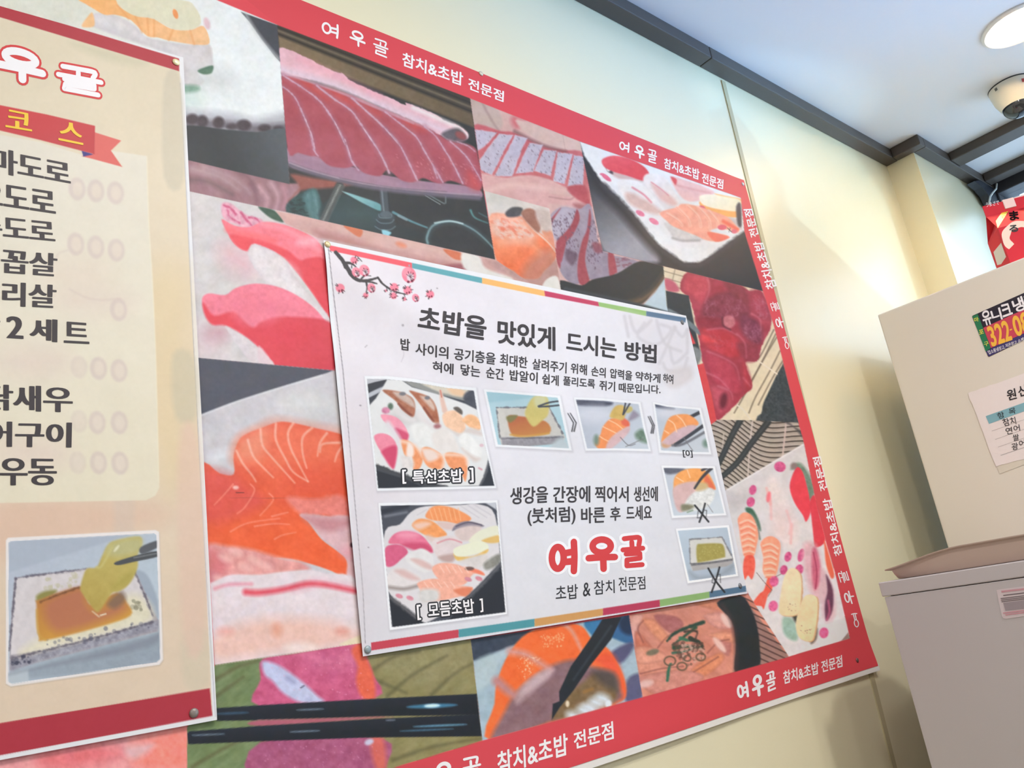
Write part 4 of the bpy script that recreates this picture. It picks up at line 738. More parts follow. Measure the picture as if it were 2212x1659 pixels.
    P('60,-30 400,-60 1000,-90 60,200', (168, 176, 190), so=10, sm=0); P('200,900 1200,640 1200,880 210,1010', (146, 156, 168), so=40, n=6); P('60,950 210,920 215,1030 60,1040', (176, 184, 192), so=10, sm=0); P('60,960 160,940 1100,690 1190,560 1195,600 1100,760 200,930', (128, 134, 146), so=20, a=.8)
    P('1010,210 1100,220 1180,420 1180,560 1140,540', (156, 166, 180), so=10)
    P('110,240 640,170 1000,160 1150,500 1185,560 1180,640 240,880 70,930 70,870 75,700 90,460', (164, 156, 162), so=6, sm=0, n=16, ns=26)
    P('125,245 640,172 990,170 1140,520 1135,560 400,760 80,815 85,700 100,460', (206, 198, 200), so=5, sm=0, n=8, ns=40); P('850,400 1060,380 1130,560 800,660 300,790 150,800 280,700', (216, 208, 184), so=40, n=8)
    P('70,870 300,800 740,690 1150,560 1190,560 1190,620 760,740 300,860 80,940', (146, 144, 156), so=14, sm=0, n=30, ns=26)
    for s_ in ('120,240 300,215 640,172', '120,250 95,480 70,780', '1005,190 1070,340 1140,520', '80,840 300,790 700,690 1140,570'):
        S(s_, 12, (92, 86, 100), so=7, jag=12, a=.85)
    SP('300,250 580,200 580,300 320,330', 26, 12, (186, 180, 150), seed=71, a=.6); SP('1000,380 1100,460 1040,500 950,430', 14, 14, (136, 132, 110), seed=72, a=.7); SP('300,700 1100,560 1120,610 320,800', 30, 12, (88, 88, 106), seed=73, a=.7); SP('90,820 250,820 240,870 90,890', 22, 12, (66, 66, 84), seed=74, a=.8)
    P('270,380 330,340 420,330 400,370 300,440', (138, 132, 72), so=14); P('272,440 300,400 600,305 640,380 690,440 870,350 950,430 975,520 760,600 340,705 290,670', (182, 122, 62), so=10, g=(400, 400, 500, 700, (200, 146, 62)))
    P('340,430 600,320 640,420 720,490 900,430 930,480 760,560 420,640', (176, 108, 84), so=40, a=.85); S('300,420 450,360 590,310', 14, (112, 72, 46), so=8, jag=6); S('275,480 285,650 340,702', 12, (196, 150, 70), so=10); P('800,430 900,340 940,400 860,470', (120, 96, 84), so=20, a=.8)
    P('620,230 650,170 720,160 760,80 800,0 860,-40 1040,-70 1060,0 1030,60 1025,170 960,290 890,340 830,360 740,490 690,460 610,350 600,310', (188, 172, 98), so=9, n=7, ns=50, g=(900, 0, 700, 450, (176, 154, 80)))
    P('840,-20 1040,-60 1050,40 900,80 800,60', (182, 180, 140), so=30, a=.7, n=10); E(870, 20, 8, 30, (226, 222, 190), so=8, rot=40); P('830,330 960,270 1000,180 900,240', (166, 152, 74), so=24, a=.7); S('840,10 760,150 720,160', 12, (196, 186, 120), so=10)
    S('690,490 740,530', 10, (206, 180, 150), so=5); S('750,520 790,508', 10, (220, 206, 180), so=4)
    P('865,120 1060,60 1180,40 1180,80 1000,120 880,145', (74, 76, 80), so=4); P('1050,10 1180,-40 1180,10 1060,60', (88, 90, 96), so=6); S('1000,90 1180,55', 8, (120, 122, 126), so=4)
    C.clip(None); grain(C, .3)
    return C
# ------------------------------------------------------------------ helpers
def ray(x, y):
    return RN @ np.array([(x - 1106.0) / FPX, -(y - 829.5) / FPX, -1.0])


def hit(x, y, p, n):
    d = ray(x, y); o = np.array([0, 0, EYE]); n = np.array(n, float)
    t = ((np.array(p, float) - o) @ n) / (d @ n)
    return o + d * t


def at(x, y, Y=1.0): return hit(x, y, (0, Y, 0), (0, 1, 0))
def atX(x, y, X): return hit(x, y, (X, 0, 0), (1, 0, 0))


def project(P):
    c = (P - np.array([0, 0, EYE])) @ RN
    return 1106.0 - FPX * c[:, 0] / c[:, 2], 829.5 + FPX * c[:, 1] / c[:, 2]


def lin(c):
    c = np.asarray(c, float) / 255.0
    return np.where(c <= .04045, c / 12.92, ((c + .055) / 1.055) ** 2.4)


MATS = {}


def mat(name, c=(200, 200, 200), rough=.5, spec=.4, metal=0.0, coat=0.0, croug=.1, emit=None, noise=0.0, nscale=30.0, bump=0.0, trans=0.0, stretch=None):
    if name in MATS: return MATS[name]
    m = bpy.data.materials.new(name); m.use_nodes = True; nt = m.node_tree; N = nt.nodes; b = N['Principled BSDF']
    col = tuple(lin(c)) + (1,)
    b.inputs['Base Color'].default_value = col; b.inputs['Roughness'].default_value = rough
    b.inputs['Specular IOR Level'].default_value = spec; b.inputs['Metallic'].default_value = metal
    b.inputs['Coat Weight'].default_value = coat; b.inputs['Coat Roughness'].default_value = croug
    b.inputs['Transmission Weight'].default_value = trans
    if emit:
        b.inputs['Emission Color'].default_value = tuple(lin(emit[0])) + (1,); b.inputs['Emission Strength'].default_value = emit[1]
    if noise or bump:
        tc = N.new('ShaderNodeTexCoord'); mp = N.new('ShaderNodeMapping'); nz = N.new('ShaderNodeTexNoise')
        nz.inputs['Scale'].default_value = nscale; nz.inputs['Detail'].default_value = 5
        if stretch: mp.inputs['Scale'].default_value = stretch
        nt.links.new(tc.outputs['Object'], mp.inputs[0]); nt.links.new(mp.outputs[0], nz.inputs['Vector'])
        if noise:
            mx = N.new('ShaderNodeMix'); mx.data_type = 'RGBA'
            mx.inputs[6].default_value = tuple(max(0, v * (1 - noise)) for v in col[:3]) + (1,)
            mx.inputs[7].default_value = tuple(min(1, v * (1 + noise)) for v in col[:3]) + (1,)
            nt.links.new(nz.outputs['Fac'], mx.inputs[0]); nt.links.new(mx.outputs[2], b.inputs['Base Color'])
        if bump:
            bp = N.new('ShaderNodeBump'); bp.inputs['Strength'].default_value = bump; bp.inputs['Distance'].default_value = .002
            nt.links.new(nz.outputs['Fac'], bp.inputs['Height']); nt.links.new(bp.outputs[0], b.inputs['Normal'])
    MATS[name] = m
    return m


def printmat(name, rough=.5, spec=.3):
    if name in MATS: return MATS[name]
    m = bpy.data.materials.new(name); m.use_nodes = True; N = m.node_tree.nodes; b = N['Principled BSDF']
    a = N.new('ShaderNodeAttribute'); a.attribute_name = 'ink'
    m.node_tree.links.new(a.outputs['Color'], b.inputs['Base Color'])
    b.inputs['Roughness'].default_value = rough; b.inputs['Specular IOR Level'].default_value = spec
    MATS[name] = m
    return m


def link(name, me, parent=None):
    o = bpy.data.objects.new(name, me); COL.objects.link(o)
    if parent is not None: o.parent = parent
    return o


def empty(name, loc=(0, 0, 0)):
    o = bpy.data.objects.new(name, None); COL.objects.link(o); o.location = loc; o.empty_display_size = .02
    return o


def tag(o, label=None, cat=None, group=None, kind=None):
    for k, v in (('label', label), ('category', cat), ('group', group), ('kind', kind)):
        if v: o[k] = v
    return o


class MB:
    """collects shapes (world coordinates) into one mesh"""
    def __init__(s): s.v = []; s.f = []; s.m = []; s.mi = 0
    def add(s, vs, fs):
        b = len(s.v); s.v += [tuple(map(float, v)) for v in vs]; s.f += [tuple(b + i for i in f) for f in fs]; s.m += [s.mi] * len(fs)
        return s
    def box(s, x0, x1, y0, y1, z0, z1):
        return s.add([(x, y, z) for x in (x0, x1) for y in (y0, y1) for z in (z0, z1)], [(0, 1, 3, 2), (4, 6, 7, 5), (0, 4, 5, 1), (2, 3, 7, 6), (0, 2, 6, 4), (1, 5, 7, 3)])
    def prism(s, poly, d):
        n = len(poly); d = np.array(d, float); a = [np.array(p, float) for p in poly]
        return s.add(a + [p + d for p in a], [tuple(range(n))[::-1], tuple(range(n, 2 * n))] + [(i, (i + 1) % n, n + (i + 1) % n, n + i) for i in range(n)])
    def tube(s, pts, r, n=8):
        pts = [np.array(p, float) for p in pts]; rings = []
        for i, p in enumerate(pts):
            t = pts[min(i + 1, len(pts) - 1)] - pts[max(i - 1, 0)]; t /= np.linalg.norm(t)
            u = np.cross(t, (0, 0, 1)); u = u if np.linalg.norm(u) > .1 else np.cross(t, (1, 0, 0)); u /= np.linalg.norm(u); w = np.cross(t, u)
            rings.append([p + r * (math.cos(k * 2 * math.pi / n) * u + math.sin(k * 2 * math.pi / n) * w) for k in range(n)])
        vs = [v for q in rings for v in q]; fs = [(i * n + k, i * n + (k + 1) % n, (i + 1) * n + (k + 1) % n, (i + 1) * n + k) for i in range(len(pts) - 1) for k in range(n)]
        fs += [tuple(range(n))[::-1], tuple((len(pts) - 1) * n + k for k in range(n))]
        return s.add(vs, fs)
    def lathe(s, prof, c, n=40, axis=2, sgn=1):
        """prof: (radius, height) along an axis"""
        vs = []; c = np.array(c, float)
        for r, h in prof:
            for k in range(n):
                a = 2 * math.pi * k / n; q = [r * math.cos(a), r * math.sin(a), sgn * h]
                vs.append(c + (np.array(q) if axis == 2 else np.array([q[0], q[2], q[1]])))
        m = len(prof)
        fs = [(i * n + k, i * n + (k + 1) % n, (i + 1) * n + (k + 1) % n, (i + 1) * n + k) for i in range(m - 1) for k in range(n)]
        if prof[0][0] > 0: fs.append(tuple(range(n))[::-1])
        if prof[-1][0] > 0: fs.append(tuple((m - 1) * n + k for k in range(n)))
        return s.add(vs, fs)
    def build(s, name, m, parent=None, smooth=False, bevel=0.0, org=None, seg=2):
        me = bpy.data.meshes.new(name)
        org = np.zeros(3) if org is None else np.array(org, float)
        if parent is not None: org = np.array(parent.matrix_basis.translation) if parent.parent is None else np.array(parent.parent.matrix_basis.translation)
        me.from_pydata([tuple(np.array(v) - org) for v in s.v], [], s.f); me.update()
        for q in (m if isinstance(m, (list, tuple)) else [m]): me.materials.append(q)
        if max(s.m, default=0): me.polygons.foreach_set('material_index', s.m)
        bm = bmesh.new(); bm.from_mesh(me); bmesh.ops.recalc_face_normals(bm, faces=bm.faces); bm.to_mesh(me); bm.free()
        if smooth:
            me.polygons.foreach_set('use_smooth', [True] * len(me.polygons))
            me.set_sharp_from_angle(angle=math.radians(38))
        o = link(name, me, parent)
        if parent is None: o.location = tuple(org)
        if bevel:
            b = o.modifiers.new('bevel', 'BEVEL'); b.width = bevel; b.segments = seg; b.limit_method = 'ANGLE'; b.harden_normals = False
        return o


def struct(name, mb, m, **k):
    o = mb.build(name, m, **k); o['kind'] = 'structure'
    return o


# ------------------------------------------------------------------ the room
WALLC = (236, 228, 195)
M_wall = mat('cream wall panel', WALLC, rough=.36, spec=.6, coat=.7, croug=.3, noise=.015, nscale=8, bump=.02)
M_ceil = mat('white ceiling board', (222, 223, 230), rough=.5, spec=.35, noise=.01, nscale=5)
M_trim = mat('dark grey painted trim', (80, 71, 65), rough=.5, spec=.5, noise=.08, nscale=60, bump=.15, stretch=(1, 12, 12))
M_floor = mat('grey floor', (128, 118, 106), rough=.5, noise=.1, nscale=9)
M_pale = mat('pale wall paint', (226, 220, 204), rough=.6)
PY, PX = .9, 2.95         # pillar: front face Y and side face X
TT = .043                 # trim depth
ZT0 = EYE + 1.398         # underside of the trim
struct('wall_back', MB().box(-2.6, PX + .02, 1.0, 1.1, 0, CEIL + .05), M_wall)
struct('wall_pillar', MB().box(PX, 3.75, PY, 1.1, 0, CEIL + .05), M_wall)
struct('ceiling', MB().box(-2.6, 3.75, -3.6, 1.1, CEIL, CEIL + .08), M_ceil)
struct('floor', MB().box(-2.6, 3.75, -3.7, 1.1, -.08, 0), M_floor)
struct('ground', MB().box(3.75, 14, -9, 6, -.1, -.02), mat('pale street paving', (214, 214, 218), rough=.8, noise=.06, nscale=4))
struct('wall_left', MB().box(-2.7, -2.6, -3.6, 1.1, 0, CEIL + .08), M_pale)
struct('wall_rear', MB().box(-2.6, 3.75, -3.7, -3.6, 0, CEIL + .08), M_pale)
# ceiling trim: along the wall in two lengths, round the pillar, and on to the shopfront
JX = at(1542, 140, 1 - TT)[0]
struct('trim_1', MB().box(-2.6, JX - .0008, 1 - TT, 1.0, ZT0, CEIL), M_trim, bevel=.003)
struct('trim_2', MB().box(JX + .0008, PX, 1 - TT, 1.0, ZT0, CEIL), M_trim, bevel=.003)
struct('trim_3', MB().box(PX - TT, PX, PY - TT, 1 - TT, ZT0, CEIL), M_trim, bevel=.003)
struct('trim_4', MB().box(PX, 3.62, PY - TT, PY, ZT0, CEIL), M_trim, bevel=.003)
struct('trim_5', MB().box(3.17, 3.26, -3.6, PY - TT, CEIL - .034, CEIL), M_trim, bevel=.004)
struct('trim_6', MB().box(3.5, 3.57, -3.6, PY - TT, CEIL - .034, CEIL), M_trim, bevel=.004)
# joint strip between two wall panels
a, b = at(1561, 176), at(1931, 1659); d = (b - a) / (a[2] - b[2])
a = a + d * -.0; b = a + d * (a[2] - .05)
struct('trim_7', MB().prism([a + (-.009, 0, 0), a + (.009, 0, 0), b + (.009, 0, 0), b + (-.009, 0, 0)], (0, -.0028, 0)), mat('panel joint strip', (196, 186, 150), rough=.4))
# black bracket where the trim meets the shopfront jamb
q = [at(x, y, PY - .012) for x, y in ((2088, 399), (2104, 412), (2116, 426), (2124, 442), (2150, 470), (2170, 470), (2190, 420), (2160, 400), (2130, 392))]
struct('trim_8', MB().prism(q, (0, -.03, 0)), mat('black frame', (52, 54, 62), rough=.4))
# shopfront: dark frame with glass
M_fr = mat('dark shopfront frame', (58, 57, 64), rough=.35, spec=.5)
HZ = EYE + 1.372
fr = MB()
fr.box(3.6, 3.72, -3.6, PY, HZ, CEIL); fr.box(3.6, 3.72, PY - .05, PY, 0, HZ)
for y in (-.62, -1.95, -2.9): fr.box(3.62, 3.7, y - .03, y + .03, 0, HZ)
fr.box(3.6, 3.72, -3.6, -3.54, 0, HZ); fr.box(3.6, 3.72, -3.6, PY, 0, .12)
wo = struct('window_1', fr, M_fr, bevel=.004)
g = bpy.data.materials.new('window glass'); g.use_nodes = True; nt = g.node_tree; nt.nodes.remove(nt.nodes['Principled BSDF'])
mx = nt.nodes.new('ShaderNodeMixShader'); tr = nt.nodes.new('ShaderNodeBsdfTransparent'); gl = nt.nodes.new('ShaderNodeBsdfGlossy'); gl.inputs['Roughness'].default_value = .02
lw = nt.nodes.new('ShaderNodeLayerWeight'); lw.inputs[0].default_value = .5; pw = nt.nodes.new('ShaderNodeMath'); pw.operation = 'POWER'; pw.inputs[1].default_value = 4; fn = nt.nodes.new('ShaderNodeMath'); fn.operation = 'MULTIPLY_ADD'; fn.inputs[1].default_value = .6; fn.inputs[2].default_value = .04; nt.links.new(lw.outputs['Facing'], pw.inputs[0]); nt.links.new(pw.outputs[0], fn.inputs[0]); tr.inputs[0].default_value = (.93, .97, .98, 1)
nt.links.new(fn.outputs[0], mx.inputs[0]); nt.links.new(tr.outputs[0], mx.inputs[1]); nt.links.new(gl.outputs[0], mx.inputs[2]); nt.links.new(mx.outputs[0], nt.nodes['Material Output'].inputs[0])
MB().box(3.655, 3.661, -3.54, PY - .05, .12, HZ).build('glass', g, wo)

# ------------------------------------------------------------------ things on and under the ceiling
LC, LR = np.array(LAMP[:3]), LAMP[3]
t = tag(empty('recessed_downlight', (LC[0], LC[1], CEIL)), 'round recessed downlight glowing white in the ceiling above the dome camera', 'ceiling light')
MB().lathe([(LR, 0), (LR, .004), (LR * .93, .009), (LR * .82, .006), (LR * .8, 0)], (LC[0], LC[1], CEIL), 56, sgn=-1).build('trim_ring', mat('white lamp ring', (236, 236, 236), rough=.4), t, smooth=True)
MB().lathe([(LR * .8, .0035), (0, .0035)], (LC[0], LC[1], CEIL), 56, sgn=-1).build('diffuser', mat('lit diffuser', (255, 250, 242), emit=((255, 226, 180), 21.0)), t)
CC, CR = np.array(CAMR[:3]), CAMR[3]
t = tag(empty('security_camera', (CC[0], CC[1], CEIL)), 'white dome security camera with dark glass under the ceiling', 'camera')
M_wp = mat('white plastic', (226, 222, 212), rough=.35)
MB().lathe([(CR * 1.01, 0), (CR * 1.01, .004)], (CC[0], CC[1], CEIL), 56, sgn=-1).build('base_ring', mat('dark gasket', (60, 60, 64), rough=.6), t)
MB().lathe([(CR, .004), (CR * .985, .02), (CR * .9, .05), (CR * .74, .075), (CR * .7, .078)], (CC[0], CC[1], CEIL), 56, sgn=-1).build('housing', M_wp, t, smooth=True)
dm = [(CR * .72, .072)] + [(CR * .7 * math.cos(a), .076 + CR * .62 * math.sin(a)) for a in np.linspace(0, 1.5708, 10)]
dm[-1] = (0, dm[-1][1])
MB().lathe(dm, (CC[0], CC[1], CEIL), 48, sgn=-1).build('dome', mat('smoked dome', (34, 38, 48), rough=.06, spec=.6, coat=.5, croug=.02), t, smooth=True)
# small printed mark and red tab on the housing
for px, py, w, c, nm in ((2148.5, 193, .008, (120, 116, 110), 'printed_mark'), (2212, 172, .01, (170, 60, 60), 'red_label')):
    p = hit(px, py, (CC[0] - CR * .94, CC[1], CEIL), (-1, -.25, -.25)); n = np.array([p[0] - CC[0], p[1] - CC[1], 0]); n /= np.linalg.norm(n)
    z = CEIL - p[2]; rr = np.interp(z, [0, .004, .02, .05, .075], [CR, CR, CR * .985, CR * .9, CR * .74]) + .0006
    c0 = np.array([CC[0], CC[1], p[2]]) + n * rr; u = np.array([-n[1], n[0], 0]); up = np.array([n[0] * .12, n[1] * .12, 1.0]); up /= np.linalg.norm(up)
    MB().add([c0 - u * w * .6 - up * w * .6, c0 + u * w * .6 - up * w * .6, c0 + u * w * .6 + up * w * .6, c0 - u * w * .6 + up * w * .6], [(0, 1, 2, 3)]).build(nm, mat(nm, c), t)
# white cord hanging from the shopfront frame
q = [at(x, y, .835) for x, y in ((2153, 397), (2152, 408), (2144, 417), (2139, 425), (2137, 436), (2137, 450), (2140, 480))]
tag(MB().tube(q, .0035, 8).build('cord', mat('white cord', (222, 226, 224), rough=.4), smooth=True, org=q[0]), 'thin white cord hanging from the dark shopfront frame behind the red carton', 'cord')

# ------------------------------------------------------------------ prints: sheets, pictures and lettering
def canvas_sample(cv, px, py):
    x = np.abs(px); x = np.where(x > RW - 1, 2 * (RW - 1) - x, x); x = np.clip(x, 0, RW - 1.001)
    y = np.abs(py); y = np.where(y > RH - 1, 2 * (RH - 1) - y, y); y = np.clip(y, 0, RH - 1.001)
    i = x.astype(int); j = y.astype(int); u = (x - i)[:, None]; v = (y - j)[:, None]; a = cv.a
    return (a[j, i] * (1 - u) + a[j, i + 1] * u) * (1 - v) + (a[j + 1, i] * (1 - u) + a[j + 1, i + 1] * u) * v


def pip(poly, X, Y):
    ins = np.zeros(X.shape, bool); n = len(poly)
    for i in range(n):
        ax, ay = poly[i]; bx, by = poly[(i + 1) % n]
        if ay != by: ins ^= ((Y >= ay) != (Y >= by)) & (X < (bx - ax) * (Y - ay) / (by - ay) + ax)
    return ins


def P2(t, ox=0, oy=0, k=None):
    k = KZ if k is None else k
    return [(ox + k * float(q.split(',')[0]), oy + k * float(q.split(',')[1])) for q in t.split()]


def sheet(root, part, corners, off, cv, pitch, pics, m, thick=.0004, names='printed_photo'):
    """corners: world TL TR BR BL of the flat sheet; off(X, Z): distance from the wall"""
    TL, TR, BR, BL = [np.array(c) for c in corners]
    # columns spaced evenly in the picture
    s = np.linspace(0, 1, 400)[:, None]; mid = (TL + BL) / 2 * (1 - s) + (TR + BR) / 2 * s
    mx, my = project(mid); 
    wgt = np.where(mx < -25, .12, 1.0)              # the part left of the picture needs no fine grid
    dl = np.hypot(np.diff(mx), np.diff(my)) * wgt[1:]; L = np.concatenate([[0], np.cumsum(dl)])
    nc = int(L[-1] / pitch) + 2; u = np.interp(np.linspace(0, L[-1], nc), L, s[:, 0])
    tall = []
    for k in range(0, 400, 20):
        if mx[k] < -25: continue
        a_, b_ = TL * (1 - s[k]) + TR * s[k], BL * (1 - s[k]) + BR * s[k]
        xx, yy = project(np.stack([a_, b_])); tall.append(math.hypot(xx[1] - xx[0], yy[1] - yy[0]))
    nr = int(min(max(tall), 1700) / pitch) + 2
    v = np.linspace(0, 1, nr)
    U, V = np.meshgrid(u, v); U = U.ravel()[:, None]; V = V.ravel()[:, None]
    P = (TL * (1 - U) + TR * U) * (1 - V) + (BL * (1 - U) + BR * U) * V
    P[:, 1] = 1.0 - off(P[:, 0], P[:, 2])
    px, py = project(P)
    tone = lin(np.clip(canvas_sample(cv, px, py), 0, 255))
    i = np.arange(nr * nc).reshape(nr, nc)
    F = np.stack([i[:-1, :-1].ravel(), i[1:, :-1].ravel(), i[1:, 1:].ravel(), i[:-1, 1:].ravel()], 1)
    cxp = px[F].mean(1); cyp = py[F].mean(1)
    lab = np.zeros(len(F), int)
    for k, (poly, _) in enumerate(pics): lab[pip(poly, cxp, cyp)] = k + 1
    base = np.array(root.location)

    def part_mesh(nm, sel, even):
        f = F[sel]
        if len(f) == 0: return None
        used, inv = np.unique(f.ravel(), return_inverse=True)
        me = bpy.data.meshes.new(nm); me.vertices.add(len(used)); me.vertices.foreach_set('co', (P[used] - base).ravel())
        me.loops.add(f.size); me.loops.foreach_set('vertex_index', inv.astype(np.int32).ravel())
        me.polygons.add(len(f)); me.polygons.foreach_set('loop_start', np.arange(0, f.size, 4, dtype=np.int32)); me.polygons.foreach_set('loop_total', np.full(len(f), 4, np.int32))
        me.update(calc_edges=True)
        at_ = me.color_attributes.new('ink', 'FLOAT_COLOR', 'POINT')
        inkp = np.clip(tone[used] / (EVEN if even else EXPO(P[used])[:, None]), .006, .93)
        at_.data.foreach_set('color', np.concatenate([inkp, np.ones((len(used), 1))], 1).astype(np.float32).ravel())
        me.polygons.foreach_set('use_smooth', np.ones(len(f), bool))
        me.materials.append(m)
        return link(nm, me, root)

    part_mesh(part, lab == 0, True)
    for k, (_, (nm, label)) in enumerate(pics):
        o = part_mesh(nm, lab == k + 1, nm == 'printed_ribbon')
        if o is not None: o['label'] = label


_txt = {}


def glyphs(s):
    if s not in _txt:
        cu = bpy.data.curves.new('t', 'FONT'); cu.body = s; cu.resolution_u = 5
        ob = bpy.data.objects.new('t', cu); COL.objects.link(ob)
        me = bpy.data.meshes.new_from_object(ob.evaluated_get(bpy.context.evaluated_depsgraph_get()))
        v = np.array([q.co[:2] for q in me.vertices]); f = [tuple(p.vertices) for p in me.polygons]
        bpy.data.objects.remove(ob); bpy.data.curves.remove(cu); bpy.data.meshes.remove(me)
        _txt[s] = (v, f)
    return _txt[s]


def strokes(name):
    """the shop's rounded brush name, drawn as strokes in a unit box (y down)"""
    el = lambda x, y, a, b, n=22: [(x + a * math.cos(t), y + b * math.sin(t)) for t in np.linspace(-1.3, 4.98, n)]
    return {'yeo': [el(.3, .53, .2, .33), [(.84, .07), (.86, .5), (.84, .93)], [(.52, .4), (.8, .36)], [(.52, .66), (.8, .64)]],
            'u': [el(.5, .26, .32, .2), [(.04, .62), (.5, .6), (.96, .6)], [(.55, .62), (.56, .95)]],
            'gol': [[(.14, .09), (.5, .07), (.82, .08), (.78, .3)], [(.47, .2), (.47, .4)], [(.05, .43), (.95, .4)], [(.18, .56), (.8, .55), (.8, .7), (.2, .74), (.18, .92), (.88, .9)]]}[name]


def stroke_mesh(lines, w, aspect=1.0):
    v = []; f = []
    for ln in lines:
        p = Canvas.spl(np.array(ln), False, 4) if len(ln) > 2 and len(ln) < 6 and ln[0] != (.18, .56) else np.array(ln, float)
        for i in range(len(p) - 1):
            a, b = p[i], p[i + 1]; d = b - a; L = math.hypot(*d)
            if L < 1e-6: continue
            t = math.atan2(d[1], d[0]); k = len(v)
            v += [(a[0] + w * math.cos(t + q) / aspect, a[1] + w * math.sin(t + q)) for q in np.linspace(math.pi / 2, 3 * math.pi / 2, 7)]
            v += [(b[0] + w * math.cos(t + q) / aspect, b[1] + w * math.sin(t + q)) for q in np.linspace(-math.pi / 2, math.pi / 2, 7)]
            f.append(tuple(range(k, k + 14)))
    return np.array(v), f


class Letters:
    """writing printed on a surface; quads are picture corners TL TR BR BL laid on that surface"""
    def __init__(s, root, place, lift, step=(0, -1, 0)):
        s.root, s.place, s.lift, s.step = root, place, lift, np.array(step, float); s.acc = {}
    def put(s, v, f, quad, key, lift, name, dz=0):
        dz = np.zeros(len(v)) + dz
        A, B, C_, D = [np.array(q) for q in quad]
        u, w = v[:, :1], v[:, 1:2]
        pts = (A * (1 - u) + B * u) * (1 - w) + (D * (1 - u) + C_ * u) * w
        P = s.place(pts, s.lift + lift)
        P = P + np.outer(dz, s.step)
        a = s.acc.setdefault((name, key), [[], []]); b = len(a[0]); a[0] += list(P); a[1] += [tuple(b + i for i in q) for q in f]
    def text(s, body, quad, m, bold=.02, bx=None, name='lettering', outline=None):
        v, f = glyphs(body); bx = bold if bx is None else bx
        def fat(r, rx):
            if r <= 0 and rx <= 0: return v, f, np.zeros(len(v))
            k = 10; vs, fs = [v], list(f)
            for i in range(k):
                t = 2 * math.pi * i / k; n = sum(len(q) for q in vs)
                vs.append(v + np.array([rx * math.cos(t), r * math.sin(t)])); fs += [tuple(n + j for j in q) for q in f]
            return np.concatenate(vs), fs, np.repeat(np.arange(k + 1), len(v)) * 4e-6
        v1, f1, d1 = fat(bold, bx); lo, hi = v1.min(0), v1.max(0)
        nrm = lambda q: np.stack([(q[:, 0] - lo[0]) / (hi[0] - lo[0]), (hi[1] - q[:, 1]) / (hi[1] - lo[1])], 1)
        if outline:
            v2, f2, d2 = fat(bold + outline[1], bx + outline[1]); s.put(nrm(v2), f2, quad, outline[0], -.0002, name + '_outline', d2)
        s.put(nrm(v1), f1, quad, m, 0, name, d1); s.build()
    def logo(s, which, quad, m, w, name='lettering', outline=None):
        q = [np.array(a) for a in quad]; asp = np.linalg.norm(q[1] - q[0]) / np.linalg.norm(q[3] - q[0])
        if outline:
            v, f = stroke_mesh(strokes(which), w + outline[1], asp); s.put(v, f, quad, outline[0], -.0002, name + '_outline', np.repeat(np.arange(len(f)), 14) * 1.5e-6)
        v, f = stroke_mesh(strokes(which), w, asp); s.put(v, f, quad, m, 0, name, np.repeat(np.arange(len(f)), 14) * 1.5e-6); s.build()
    def build(s):
        for (name, m), (v, f) in s.acc.items():
            me = bpy.data.meshes.new(name); b = np.array(s.root.location)
            me.from_pydata([tuple(q - b) for q in v], [], f); me.update(); me.materials.append(m); link(name, me, s.root)
        s.acc = {}


def q4(t, ox=0, oy=0, k=None): return P2(t, ox, oy, k)


def on_wall(off):
    def place(pts, lift):
        P = np.array([at(x, y, .995) for x, y in pts])
        for _ in range(2):
            Y = 1.0 - off(P[:, 0], P[:, 2]) - lift
            P = np.array([at(x, y, yy) for (x, y), yy in zip(pts, Y)])
        return P
    return place


def on_plane(p, n):
    n = np.array(n, float); n /= np.linalg.norm(n)
    def place(pts, lift): return np.array([hit(x, y, np.array(p) + n * lift, n) for x, y in pts])
    return place


def corners(px, off):
    out = []
    for x, y in px:
        p = at(x, y, .995)
        for _ in range(2): p = at(x, y, 1 - float(off(np.array([p[0]]), np.array([p[2]]))[0]))
        out.append(p)
    return out


def ink(name, c, e=1.0, rough=.5): return mat(name, tuple(np.clip((lin(c) / e) ** (1 / 2.2) * 255, 0, 255)) if e != 1 else c, rough=rough, spec=.3)


M_print = printmat('printed vinyl', .5, .3)
M_wink = mat('white print', (243, 238, 240), rough=.5, spec=.3); M_dink = mat('dark print', (58, 52, 54), rough=.5, spec=.3)
M_rink = mat('red print', (212, 60, 62), rough=.5, spec=.3); M_kink = mat('black print', (44, 42, 46), rough=.5, spec=.3)
M_yink = mat('yellow print', (240, 196, 60), rough=.5, spec=.3)

# ---- the big red-bordered banner of sushi pictures
def off_b(X, Z):
    h = Z - EYE
    return .0045 + .006 * np.exp(-((h + .21) / .05) ** 2) * (.6 + .4 * np.sin(X * 7 + .6)) + .0008 * np.sin(X * 9) * np.sin(h * 6 + 1) + .003 * np.exp(-((X - 1.92) / .05) ** 2)


